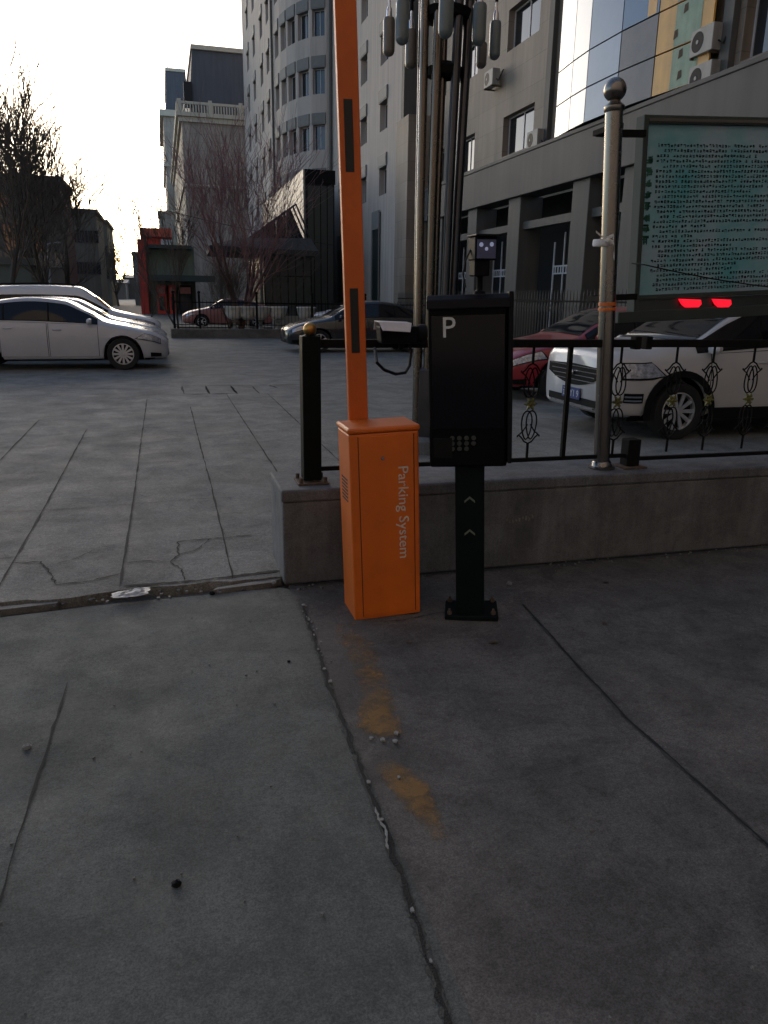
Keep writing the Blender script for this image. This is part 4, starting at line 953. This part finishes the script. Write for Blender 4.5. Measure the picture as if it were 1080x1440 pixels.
tree('bare_tree', tpos(392, 36), 36, -.03, 4.5, .06, 'small dark bare bush left of the dark entrance block', 'shrub', seed=66, stems=4, spread=.7, up=.3, trunkf=.5, kids=(6, 5, 4, 3))
tree('bare_tree', tpos(205, 42), 42, -.03, 3.6, .05, 'thin bare sapling left of the slim leaning tree', seed=71, stems=2, spread=.5, up=.5, trunkf=.55, kids=(6, 4, 4, 3))

# ================================================================ buildings
def wall_panel(mb, P0, P1, z0, z1, holes, nrm, depth=.25):
    """wall from P0 to P1 with rectangular holes (u0,u1,v0,v1) and reveals"""
    P0, P1, nrm = Vector(P0), Vector(P1), Vector(nrm); L = (P1-P0).length; t = (P1-P0)/L
    us = sorted({0, L, *[h[0] for h in holes], *[h[1] for h in holes]}); vs_ = sorted({z0, z1, *[h[2] for h in holes], *[h[3] for h in holes]})
    def P(u, z, d=0): q = P0+t*u-nrm*d; return (q.x, q.y, z)
    for i in range(len(us)-1):
        for j in range(len(vs_)-1):
            a, b, c, d = us[i], us[i+1], vs_[j], vs_[j+1]
            if any(h[0] <= a+1e-6 and h[1] >= b-1e-6 and h[2] <= c+1e-6 and h[3] >= d-1e-6 for h in holes): continue
            mb.quad(P(a, c), P(b, c), P(b, d), P(a, d))
    for (a, b, c, d) in holes:
        mb.quad(P(a, c), P(a, d), P(a, d, depth), P(a, c, depth)); mb.quad(P(b, c), P(b, d), P(b, d, depth), P(b, c, depth))
        mb.quad(P(a, c), P(b, c), P(b, c, depth), P(a, c, depth)); mb.quad(P(a, d), P(b, d), P(b, d, depth), P(a, d, depth))
def build_keep(mb, name, m, parent):
    """build without recalculating normals across open sheets"""
    return mb.build(name, m, parent)
WP = {}
def window(bld, key, w, h, pos, rz, header=0, split=2, fm='frame', depth=.22):
    """window part with its frame, pane and shutter box; local -y is outward, pos = lower centre of the opening on the wall face"""
    kk = (key, round(w, 2), round(h, 2))
    if kk not in WP:
        f = MB(); th = .055; y0, y1 = depth-.05, depth-.0; hh = h-header
        f.box(-w/2, w/2, y0, y1, 0, th); f.box(-w/2, w/2, y0, y1, hh-th, hh); f.box(-w/2, -w/2+th, y0, y1, th, hh-th); f.box(w/2-th, w/2, y0, y1, th, hh-th)
        for k in range(1, split): x = -w/2+w*k/split; f.box(x-th*.45, x+th*.45, y0+.004, y1, th, hh-th)
        fo = f.build('window', M[fm], bld, local=True)
        p = MB(); p.quad((-w/2+th, depth-.02, th), (w/2-th, depth-.02, th), (w/2-th, depth-.02, hh-th), (-w/2+th, depth-.02, hh-th)); po = p.build('pane', M['glass'], fo, local=True)
        so2 = None
        if header:
            s2 = MB(); s2.box(-w/2-.06, w/2+.06, -.07, depth-.002, hh, h+.04); s2.box(-w/2-.06, w/2+.06, -.09, -.0701, hh+.06, h-.02); so2 = s2.build('shutter_box', M['shutter'], fo, local=True)
        WP[kk] = fo
    else:
        fo = copy_tree(WP[kk], bld)
    fo.location = Vector(pos)-LOC[bld.name]; fo.rotation_euler = (0, 0, rz); return fo

# --- pinkish grey tower with the round bay
tw = thing('office_tower', (12.3, 62, 0), 'pinkish grey high-rise with a rounded bay and square windows with shutter boxes', 'building')
W_ = MB()
TOP = 40
def tower_wall(P0, P1, nrm, cols, sills, ww, wh, key, split=2):
    P0v, P1v = Vector(P0), Vector(P1); L = (P1v-P0v).length; t = (P1v-P0v)/L
    holes = [(c-ww/2, c+ww/2, s_, s_+wh) for c in cols for s_ in sills]
    wall_panel(W_, P0, P1, 0, TOP, holes, nrm, .35)
    rz = math.atan2(-nrm[1], -nrm[0])-math.pi/2
    for c in cols:
        for s_ in sills:
            if s_ > 27.5: continue
            q = P0v+t*c; window(tw, key, ww, wh, (q.x, q.y, s_), rz, header=wh*.30, split=split, fm='frame', depth=.35)
sw = [3.85+3.32*k for k in range(1, 8)]
tower_wall((12.3, 41.4), (12.3, 58.5), (-1, 0), [3.4, 7.9, 13.9], sw, 1.55, 2.05, 'wing', 2)
# tall glazed ground floor openings on the wing
phis = [0, 7, 27, 45, 59, 71, 90]
pts = [(12.3-3.0*math.sin(R(a)), 66-7.5*math.cos(R(a))) for a in phis]
sb = [4.5+3.6*k for k in range(1, 8)]
for i in range(len(pts)-1):
    a, b = pts[i], pts[i+1]; t = Vector((b[0]-a[0], b[1]-a[1])); L = t.length; nn = (-t.y/L, t.x/L)
    nn = (nn[0], nn[1]) if nn[1] < 0 or nn[0] < 0 and abs(nn[0]) > .9 else (-nn[0], -nn[1])
    ww = {1: .95, 2: 1.15, 3: 1.15, 4: 1.1, 5: 1.3}.get(i)
    tower_wall(a, b, nn, [] if i == 0 else [L/2], sb, (ww or 1)*1.0, 2.35, 'bay%d' % i, 2)
tower_wall((9.3, 66), (9.3, 88), (-1, 0), [3.2, 7.2, 12.5, 17.5], sb, 1.7, 2.2, 'flank', 2)
W_.quad((9.3, 88, 0), (30, 88, 0), (30, 88, TOP), (9.3, 88, TOP)); W_.quad((12.3, 41.4, 0), (30, 41.4, 0), (30, 41.4, TOP), (12.3, 41.4, TOP))
W_.add([(12.3, 41.4, TOP), (30, 41.4, TOP), (30, 88, TOP), (9.3, 88, TOP), (9.3, 66, TOP)]+[(p[0], p[1], TOP) for p in pts[::-1][1:]], [tuple(range(5+len(pts)-1))])
W_.quad((30, 41.4, 0), (30, 88, 0), (30, 88, TOP), (30, 41.4, TOP))
W_.build('wall', M['stonea'], tw)
mb = MB(); mb.tube([(12.15, 58.3, 0), (12.15, 58.3, TOP)], .10, 8); mb.tube([(9.2, 66.2, 0), (9.2, 66.2, TOP)], .09, 8); mb.build('drainpipe', M['column'], tw)
for (yy, z1) in ((45.9, 6.3), (51.5, 5.6), (55.5, 5.6)):
    mb = MB(); mb.box(12.22, 12.296, yy-.75, yy+.75, .4, z1); o = mb.build('tall_door', M['curtain'], tw)
    mb = MB(); mb.box(12.18, 12.218, yy-.85, yy-.75, .3, z1+.1); mb.box(12.18, 12.218, yy+.75, yy+.85, .3, z1+.1); mb.box(12.16, 12.217, yy-.75, yy+.75, z1-.9, z1+.1); mb.build('door_frame', M['shutter'], o)

# --- entrance block, light side panel and dark glazed front
eb = thing('entrance_block', (9.8, 58, 0), 'tall entrance block with a dark front and pale panelled side', 'building')
mb = MB(); mb.box(8.9, 10.75, 50.5, 58.0, 0, 9.0); mb.build('front', M['dark'], eb)
mb = MB(); mb.box(8.78, 8.897, 50.46, 71, 0, 9.12); mb.build('side_panel', M['lightpanel'], eb, bevel=.01)
mb = MB(); mb.box(8.9, 10.8, 50.44, 50.497, 8.3, 9.12)
for k in range(5): mb.box(9.0+k*.42, 9.04+k*.42, 50.44, 50.497, 0, 8.297)
mb.build('front_frame', M['trim'], eb)
mb = MB(); mb.box(9.05, 10.7, 50.49, 50.499, .2, 8.2); mb.build('glazing', M['curtain'], eb)

# --- glazed lobby with hipped canopy roof and truss
lb = thing('glass_lobby', (6.8, 48.5, 0), 'low dark glazed lobby under a hipped canopy with a triangular steel truss', 'building')
mb = MB(); mb.box(5.9, 8.7, 47.6, 56, -.03, 4.15); mb.build('glazing', M['curtain'], lb)
mb = MB()
for k in range(7): x = 5.9+k*.465; mb.box(x-.03, x+.03, 47.54, 47.597, 0, 4.14)
for z in (1.1, 2.7): mb.box(5.93, 8.7, 47.55, 47.596, z, z+.06)
mb.build('glazing_frame', M['trim'], lb)
mb = MB(); r0 = [(2.7, 46.0, 4.25), (8.75, 45.6, 4.1), (8.75, 53, 4.1), (2.9, 53, 4.25)]; r1 = [(4.6, 48, 4.85), (8.7, 47.6, 4.9), (8.7, 52, 4.9), (4.6, 51.5, 4.85)]
mb.add([(*p,) for p in r0]+[(*p,) for p in r1]+[(p[0], p[1], p[2]-.28) for p in r0], [(0, 1, 5, 4), (1, 2, 6, 5), (2, 3, 7, 6), (3, 0, 4, 7), (4, 5, 6, 7), (0, 8, 9, 1), (1, 9, 10, 2), (2, 10, 11, 3), (3, 11, 8, 0), (8, 11, 10, 9)]); mb.build('canopy_roof', M['darkroof'], lb)
for x in (3.3, 5.6):
    mb = MB(); mb.tube([(x, 46.6, -.03), (x, 46.6, 4.1)], .09, 10); mb.build('canopy_column', M['column'], lb)
apex = Vector((7.9, 48, 6.8)); A0 = Vector((5.3, 48, 4.95)); A1 = Vector((8.75, 48, 4.95))
mb = MB()
for yy in (48, 49.2, 50.4):
    o_ = Vector((0, yy-48, 0)); mb.tube([A0+o_, apex+o_], .055, 6); mb.tube([apex+o_, A1+o_], .05, 6)
    for f_ in (.3, .55, .78): q = A0.lerp(apex, f_)+o_; mb.tube([q, Vector((q.x, q.y, 4.95))], .035, 5); mb.tube([q, Vector((q.x+.7, q.y, 4.95))], .03, 5)
mb.tube([apex, apex+Vector((0, 2.4, 0))], .04, 5); mb.build('truss', M['pipedark'], lb)
mb = MB(); mb.add([tuple(A0+Vector((.1, 2.6, 0))), tuple(apex+Vector((0, 2.6, 0))), tuple(A1+Vector((0, 2.6, 0)))], [(0, 1, 2)]); mb.build('gable_glass', M['glass'], lb)

# --- brown stone building at the right
sbd = thing('stone_building', (13.2, 20, 0), 'brown stone-clad building at right with dark ground floor portico and glass bay', 'building')
XB = 13.2
SB = MB(); sills = [6.98, 10.65, 14.35, 18.0]; H_ = 1.42
cols = [(27.75, 30.45), (14.2, 17.0), (33.4, 35.5), (7.6, 10.6), (37.2, 38.7)]
BTOP = 22
holes = [(a-(-4), b-(-4), s_, s_+H_) for a, b in cols for s_ in sills]
wall_panel(SB, (XB, -4), (XB, 41.3), 6.7, BTOP, holes, (-1, 0), .3)
SB.quad((XB, 41.3, 0), (30, 41.3, 0), (30, 41.3, BTOP), (XB, 41.3, BTOP)); SB.quad((XB, -4, 0), (30, -4, 0), (30, -4, BTOP), (XB, -4, BTOP))
SB.quad((XB, -4, BTOP), (30, -4, BTOP), (30, 41.3, BTOP), (XB, 41.3, BTOP))
SB.build('wall', M['stoneb'], sbd)
for a, b in cols:
    for s_ in sills: window(sbd, 'stone', b-a, H_, (XB, (a+b)/2, s_), -math.pi/2, 0, 2 if b-a > 1.6 else 1, 'frame', .3)
mb = MB(); mb.box(12.72, 13.6, -4, 38.9, 5.25, 6.62); mb.box(12.69, 13.6, -4, 38.9, 6.62, 6.74); mb.build('portico_beam', M['beam'], sbd, bevel=.02)
for (a, b) in ((27.7, 28.75), (22.8, 23.85), (20.0, 20.9), (31.9, 32.9), (36.2, 37.2), (16.6, 17.4), (12.8, 13.6), (8.8, 9.6), (4, 4.8)):
    mb = MB(); mb.box(12.85, 13.75, a, b, 0, 5.248); mb.build('portico_column', M['column'], sbd, bevel=.02)
ys = [37.2, 36.2, 32.9, 31.9, 28.75, 27.7, 23.85, 22.8, 20.9, 20.0, 17.4, 16.6]
mb = MB()
for a, b in ((32.9, 36.2), (28.75, 31.9), (23.85, 27.7), (20.9, 22.8), (17.4, 20.0), (13.6, 16.6)): mb.box(13.0, 13.3, a, b, 4.1, 4.36)
mb.build('lintel', M['column'], sbd)
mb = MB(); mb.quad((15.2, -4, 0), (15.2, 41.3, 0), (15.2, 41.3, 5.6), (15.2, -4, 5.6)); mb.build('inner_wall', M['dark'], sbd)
for (pa, pb) in ((692, 716), (776, 806), (640, 662), (845, 862)):
    ya, yc = at(pb, 400, X=13.7).y, at(pa, 400, X=13.7).y
    mb = MB(); mb.box(13.68, 13.72, ya, ya+.06, 0, 4.0); mb.box(13.68, 13.72, yc-.06, yc, 0, 3.6); mb.box(13.68, 13.72, (ya+yc)/2, (ya+yc)/2+.05, 0, 3.9)
    mb.box(13.685, 13.715, ya+.06, yc-.06, 2.50, 2.55); mb.box(13.685, 13.715, ya+.06, yc-.06, 2.75, 2.80)
    q = ya+.15
    while q < yc-.2: mb.box(13.69, 13.71, q, q+.06, 2.55, 2.75); q += .2
    mb.build('inner_door', M['frame'], sbd)
mb = MB(); mb.box(12.05, 13.2, 39.3, 41.38, 0, 10.2); mb.build('pier', M['stoneb'], sbd)
mb = MB(); mb.box(12.3, 13.25, 41.0, 41.36, 10.2, BTOP); mb.build('corner_strip', M['column'], sbd)
for ya in (26.3, 17.2):
    mb = MB(); mb.box(13.02, 13.19, ya, ya+.35, 6.79, BTOP); mb.build('pilaster', M['column'], sbd)
# glass bay
yb = [25.5, 24.2, 23.05, 21.3, 19.75, 17.75]
xb = [XB-.22-.38*math.sin(math.pi*(.06+.88*i/5)) for i in range(6)]
zb_ = [6.78, 7.75, 8.75, 11.3, 14.0, 17.2]
mull = MB()
for i in range(5):
    for j in range(5):
        a, b = Vector((xb[i], yb[i])), Vector((xb[i+1], yb[i+1])); z0, z1 = zb_[j], zb_[j+1]; t = (b-a).normalized(); nn = Vector((-t.y, t.x)); nn = nn if nn.x < 0 else -nn
        mm = 'baywhite'
        if i == 3: mm = 'bayopaque' if j < 2 else 'baywhite'
        pass
        if i == 4: mm = 'ochre'
        mb = MB(); g_ = .02; p, q = a+t*g_, b-t*g_
        mb.add([(p.x, p.y, z0+g_), (q.x, q.y, z0+g_), (q.x, q.y, z1-g_), (p.x, p.y, z1-g_), (p.x+.05, p.y, z0+g_), (q.x+.05, q.y, z0+g_), (q.x+.05, q.y, z1-g_), (p.x+.05, p.y, z1-g_)], [(0, 1, 2, 3), (4, 7, 6, 5), (0, 4, 5, 1), (1, 5, 6, 2), (2, 6, 7, 3), (3, 7, 4, 0)])
        o = mb.build('bay_panel', M[mm], sbd)
        if i == 4:
            p, q = a.lerp(b, .34), a.lerp(b, .80); p += nn*.006; q += nn*.006
            mb = MB(); mb.add([(p.x, p.y, z0+.03), (q.x, q.y, z0+.03), (q.x, q.y, z1-.03), (p.x, p.y, z1-.03)], [(0, 1, 2, 3)]); mb.build('green_strip', M['greenp'], o)
            rr = random.Random(j)
            for q_ in range(2):
                c_ = a.lerp(b, rr.uniform(.3, .5))+nn*.01; h = z0+(z1-z0)*(.2+.5*q_); mb = MB(); mb.add([(c_.x, c_.y, h), (c_.x+t.x*.16, c_.y+t.y*.16, h+.04), (c_.x+t.x*.14, c_.y+t.y*.14, h+.22), (c_.x+t.x*.02, c_.y+t.y*.02, h+.2)], [(0, 1, 2, 3)]); mb.build('brown_mark', M['rust'], o)
        if i == 3 and j > 1:
            p, q = a.lerp(b, .70), a.lerp(b, .93); p += nn*.006; q += nn*.006
            mb = MB(); mb.add([(p.x, p.y, z0+.03), (q.x, q.y, z0+.03), (q.x, q.y, z1-.03), (p.x, p.y, z1-.03)], [(0, 1, 2, 3)]); mb.build('ochre_strip', M['ochre'], o)
bk = MB(); bk.add([(xb[i]+.08, yb[i], z) for z in (6.8, 17.3) for i in range(6)], [(i, i+1, 7+i, 6+i) for i in range(5)]); bk.add([(xb[i]+.0, yb[i], 6.8) for i in range(6)]+[(XB, yb[5], 6.8), (XB, yb[0], 6.8)], [tuple(range(8))]); bk.build('bay_backing', M['seam'], sbd)
# --- air conditioners hung on the wall
def ac(px_, py_, label, first=None, X=12.78):
    p = at(px_, py_, X=X); z = p.z; y = p.y
    if first: c = copy_tree(first); c.location = (13.0, y, z); c['label'] = label; return c
    t = thing('air_conditioner', (13.0, y, z), label, 'air conditioner', 'outdoor air conditioner units on the stone building')
    mb = MB(); mb.box(12.78, 13.08, y-.42, y+.42, z, z+.58); cs = mb.build('casing', M['acbody'], t, bevel=.015)
    mb = MB(); mb.lathe([(.0001, 12.772), (.05, 12.77), (.06, 12.775), (.215, 12.775), (.225, 12.779)], (0, y+.14, z+.29), 'X', 24); mb.build('fan_grille', M['darkplas'], cs)
    mb = MB(); mb.lathe([(.0001, 12.765), (.045, 12.768), (.05, 12.774)], (0, y+.14, z+.29), 'X', 14); mb.build('fan_hub', M['acbody'], cs)
    mb = MB(); mb.box(12.76, 13.195, y-.36, y-.32, z-.05, z-.005); mb.box(12.76, 13.195, y+.32, y+.36, z-.05, z-.005); mb.build('bracket', M['rust'], t)
    mb = MB(); mb.tube([(12.95, y-.42, z+.2), (12.97, y-.55, z+.1), (13.15, y-.6, z+.5)], .025, 6); mb.build('pipe', M['rubber'], t)
    return t
a1 = ac(984, 76, 'air conditioner unit beside the ochre glass, the upper of two')
ac(981, 127, 'air conditioner unit beside the ochre glass, the lower of two', a1)
ac(747, 209, 'air conditioner unit at the corner of the lower stone building window', a1)
ac(686, 122, 'air conditioner unit behind the hanging lamp cylinders', a1)
# --- ornate railing in front of the portico
rl = thing('railing', (11.3, 20, 0), 'ornate black railing in front of the stone portico', 'railing')
mb = MB(); mb.box(11.28, 11.32, 10, 38, 1.55, 1.6); mb.box(11.28, 11.32, 10, 38, .3, .34); mb.build('rail', M['blackmetal'], rl)
bars = MB(); y = 10
while y < 38: bars.tube([(11.3, y, 0), (11.3, y, 1.75), (11.3, y, 1.9)], [.018, .018, .003], 4); bars.tube([(11.3, y, 1.2), (11.3, y+.09, 1.38), (11.3, y, 1.54)], .012, 4); y += .19
o = bars.build('bars', M['column'], rl); o['kind'] = 'stuff'

# --- pale classical block with slate mansard
cb = thing('mansard_building', (7, 95, 0), 'pale stone block with balustrade and tall slate mansard roof', 'building')
mb = MB(); holes = [(3+5*k, 4.6+5*k, 2+3.5*r_, 4.1+3.5*r_) for k in range(10) for r_ in range(5)]
wall_panel(mb, (3.2, 95), (3.2, 150), 0, 19.8, holes, (-1, 0), .3); wall_panel(mb, (3.2, 95), (16, 95), 0, 19.8, [], (0, -1), .3)
mb.build('wall', M['stonec'], cb)
for k in range(10):
    for r_ in range(5): window(cb, 'mans', 1.6, 2.1, (3.2, 95+3.8+5*k, 2+3.5*r_), -math.pi/2, 0, 2, 'framed', .3)
mb = MB(); mb.box(2.9, 16, 94.7, 150, 19.8, 20.3); mb.box(2.6, 16, 94.4, 150, 20.3, 20.7); mb.box(3.0, 16, 94.8, 150, 13.2, 13.5); mb.build('cornice', M['stonec2'], cb)
mb = MB(); mb.box(2.75, 16, 94.6, 94.85, 21.55, 21.8)
for k in range(44):
    if k % 11 == 0: mb.box(2.8+k*.3, 3.2+k*.3, 94.55, 94.9, 20.7, 22)
    else: mb.box(2.9+k*.3, 3.04+k*.3, 94.65, 94.8, 20.7, 21.55)
for k in range(60): mb.box(2.75, 2.9, 95+k*.5, 95.16+k*.5, 20.7, 21.55)
mb.box(2.7, 2.95, 94.9, 125, 21.55, 21.8); mb.build('balustrade', M['stonec2'], cb)
mb = MB(); mb.add([(4.1, 96, 20.7), (16, 96, 20.7), (16, 130, 20.7), (4.1, 130, 20.7), (4.7, 96.3, 27.3), (16, 96.3, 27.3), (16, 130, 27.3), (4.7, 130, 27.3)], [(0, 1, 5, 4), (1, 2, 6, 5), (2, 3, 7, 6), (3, 0, 4, 7), (4, 5, 6, 7)]); mb.build('roof', M['mansard'], cb)
mb = MB(); mb.box(4.55, 16, 96.0, 130, 27.3, 27.75); mb.build('roof_edge', M['stonec2'], cb)
mb = MB(); mb.box(3.6, 4.5, 95.8, 96.6, 21.5, 24); mb.build('dormer', M['dark'], cb)
cb2 = thing('mansard_building', (4, 152, 0), 'pale mansard block farther back, with aerial mast on its lower roof', 'building')
def XX(p, Y=70): return at(p, 420, Y=Y).x
YQ = 152; q0, q1, q2 = XX(244, YQ), XX(251, YQ), XX(277, YQ); zc1, zc2 = at(250, 156, Y=YQ).z, at(250, 99, Y=YQ).z
mb = MB(); mb.box(q0, q2, YQ, YQ+30, 0, zc1-1); mb.build('wall', M['stonec'], cb2)
mb = MB(); mb.box(q0-.6, q2, YQ-.6, YQ+30, zc1-1, zc1)
for f_ in (.72, .48, .25): mb.box(q0-.35, q2, YQ-.3, YQ+30, zc1*f_, zc1*f_+.6)
mb.build('cornice', M['stonec2'], cb2)
mb = MB(); mb.add([(q0+.5, YQ+.5, zc1), (q2, YQ+.5, zc1), (q2, YQ+25, zc1), (q0+.5, YQ+25, zc1), (q1, YQ+1, zc2), (q2, YQ+1, zc2), (q2, YQ+25, zc2), (q1, YQ+25, zc2)], [(0, 1, 5, 4), (1, 2, 6, 5), (2, 3, 7, 6), (3, 0, 4, 7), (4, 5, 6, 7)]); mb.build('roof', M['mansard'], cb2)
mb = MB(); mb.box(q1-.15, q2, YQ+.8, YQ+25, zc2, zc2+.5); mb.build('roof_edge', M['stonec2'], cb2)
mb = MB(); mb.tube([(q1+.3, YQ+2, zc2), (q1+.3, YQ+2, zc2+6), (q1+.2, YQ+2, zc2+9)], [.10, .07, .03], 5); mb.build('aerial', M['trim'], cb2)
def small_windows(bld, xs, zs, w, h, Y):
    for x in xs:
        for z in zs: window(bld, 'far', w, h, (x, Y-.24, z), 0, 0, 2, 'framed', .22)

# --- red gateway building and shops at its foot
rb = thing('red_building', (0, 70, 0), 'red-framed shop building at the end of the planting bed', 'building')
X = lambda p, Y=70: at(p, 420, Y=Y).x
Zp = lambda p, py, Y=70: at(p, py, Y=Y).z
mb = MB(); mb.box(X(209), X(276), 70, 80, -.03, Zp(240, 346)); mb.build('wall', M['greenwall'], rb)
mb = MB(); mb.box(X(198), X(209)-.003, 69.4, 80, -.03, Zp(203, 337)); mb.box(X(203), X(246), 69.7, 80, Zp(225, 345), Zp(225, 333)); mb.build('red_frame', M['redwall'], rb)
mb = MB(); mb.box(X(203), X(246), 69.2, 69.69, Zp(225, 334), Zp(225, 322)); mb.build('red_fascia', M['redlight'], rb)
mb = MB(); mb.box(X(213), X(272), 68.4, 69.9, Zp(240, 351), Zp(240, 346)); mb.box(X(213), X(300), 66.5, 69.9, Zp(240, 396), Zp(240, 388)); mb.build('awning', M['darkgreen'], rb)
mb = MB(); mb.box(X(231), X(246), 69.1, 69.19, Zp(238, 345), Zp(238, 338)); mb.build('sign_white', M['frame'], rb)
for i, (a, b) in enumerate(((221, 234), (238, 247), (252, 270))):
    mb = MB(); mb.box(X(a), X(b), 69.4, 69.99, -.03, Zp(a, 401)); o = mb.build('shop_front', M['dark'] if i == 2 else M['redwall'], rb)
    mb = MB(); mb.box(X(a)+.1, X(b)-.1, 69.3, 69.39, Zp(a, 413), Zp(a, 404)); mb.build('shop_sign', M['signpink'], o)
    mb = MB(); mb.box(X(a)+.15, X(b)-.15, 69.33, 69.39, .3, Zp(a, 417)); mb.build('shop_window', M['glass'], o)
wb = thing('grey_building', (-.9, 120, 0), 'narrow pale grey building edge between the sunset and the red frame', 'building')
mb = MB(); mb.box(X(190, 120), X(199, 120), 120, 130, -.03, Zp(195, 357, 120)); mb.build('wall', M['stonec'], wb); mb = MB(); mb.box(X(189, 120), X(199, 120), 119.7, 130, Zp(195, 357, 120), Zp(195, 354, 120)); mb.build('cornice', M['stonec2'], wb)
gb = thing('grey_building', (1, 125, 0), 'plain grey-green building above the red fascia', 'building')
mb = MB(); mb.box(X(230, 110), X(247, 110), 110, 120, -.03, Zp(238, 299, 110)); mb.build('wall', M['stonec'], gb); mb = MB(); mb.box(X(229, 110), X(248, 110), 109.8, 120, Zp(238, 299, 110), Zp(238, 297, 110)); mb.build('roof_edge', M['stonec2'], gb)
# --- left side of the street, in silhouette against the sunset
def left_block(a, b, Y, ptop, label, m, depth=25, strips=(), rows=4, colsn=3, name='brick_building', side=True):
    x0, x1 = X(a, Y), X(b, Y); zt = Zp((a+b)/2, ptop, Y)
    t = thing(name, ((x0+x1)/2, Y, -.03), label, 'building')
    mb = MB(); mb.box(x0, x1, Y, Y+depth, -.03, zt); mb.build('wall', m, t)
    mb = MB(); mb.box(x0-.2, x1+.2, Y-.2, Y+depth, zt, zt+.35); mb.build('roof_edge', M['column'], t)
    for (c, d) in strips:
        mb = MB(); mb.box(X(c, Y), X(d, Y), Y-.06, Y-.003, 3.2, zt-1.0); mb.build('sunlit_strip', M['bldred'], t)  # sunlight on the wall painted as orange strips
    for k in range(colsn):
        for r_ in range(rows):
            xx = x0+(x1-x0)*(k+.5)/colsn; zz = 3.4+r_*3.0
            if zz+1.6 < zt-.3: window(t, 'left', 1.0, 1.2, (xx, Y-.26, zz), 0, 0, 2, 'framed', .22)
    return t
left_block(-60, 98, 66, 252, 'tall dark brick building with orange strips painted as sunlit patches behind the left trees', M['bld1'], 8, ((16, 30), (58, 68)), 3, 9)
left_block(98, 144, 86, 299, 'dark brown block with flat roof left of the sunset gap', M['bld2'], 10, (), 3, 4)
left_block(144, 158, 112, 313, 'narrower dark block stepping down beside the sunset gap', M['bld2'], 14, (), 4, 1)
left_block(-50, 48, 44, 372, 'low grey-green hut behind the white off-roader', M['lowgreen'], 6, (), 0, 0, 'hut')
for i, (a, b, Y, pt_, lab) in enumerate(((140, 178, 240, 398, 'low dark houses closing the street at left of the glow'), (176, 206, 260, 391, 'low dark houses under the sunset glow'), (-200, 141, 250, 380, 'long dark terrace far behind the left trees'))):
    t = thing('terrace', (X((a+b)/2, Y), Y, -.03), lab, 'building'); mb = MB(); mb.box(X(a, Y), X(b, Y), Y, Y+30, -.03, Zp(b, pt_, Y)); mb.build('wall', M['bld1'], t)
    mb = MB(); x0, x1, zt = X(a, Y), X(b, Y), Zp(b, pt_, Y); mb.prism([(Y-1, zt), (Y+31, zt), (Y+15, zt+1.2)], 'X', x0-.5, x1+.5); mb.build('roof', M['mansard'], t)

# --- street lamp, aerial wires
sl = thing('lamp_post', (X(73, 52), 52, -.03), 'slender grey lamp post behind the white off-roader', 'street lamp')
x = X(73, 52); zt = Zp(73, 343, 52)
mb = MB(); mb.tube([(x, 52, -.03), (x, 52, zt)], [.10, .06], 8); mb.build('post', M['hood_lamp'], sl, smooth=True)
mb = MB(); mb.tube([(x, 52, zt-.05), (x+.25, 52, zt+.05), (x+.6, 52, zt+.08)], .035, 6); mb.build('arm', M['hood_lamp'], sl)
mb = MB(); mb.lathe([(.0001, -.06), (.12, -.05), (.14, 0), (.08, .06), (.0001, .07)], (x+.65, 52, zt+.08), 'Z', 12); mb.build('lamp_head', M['hood_lamp'], sl, smooth=True)
def wire(a, b, sag, r_, label):
    a, b = Vector(a), Vector(b); pts = [a.lerp(b, i/24)-Vector((0, 0, sag*4*(i/24)*(1-i/24))) for i in range(25)]
    mb = MB(); mb.tube(pts, r_, 4); tag(mb.build('overhead_wire', M['rubber'], off=a), label, 'wire', 'overhead wires')
wire(at(95, 258, Y=45), at(470, 345, Y=50.3), .25, .022, 'thin wire slung from the left trees to the entrance block, highest one')
wire(at(150, 335, Y=112), at(212, 356, Y=69), .3, .03, 'thin wire running to the red building, upper of two')
wire(at(158, 362, Y=112), at(205, 388, Y=69), .3, .03, 'thin wire running to the red building, lower of two')

# --- unseen block added behind the camera to shade the near ground; shows in reflections
bh = thing('unseen_shade_block', (0, -24, 0), 'plain grey unseen block added behind the viewpoint to shade the near ground', 'building')
mb = MB(); mb.box(-45, 40, -34, -13, 0, 42); mb.build('wall', M['stonea'], bh)  # body of the added unseen shade block
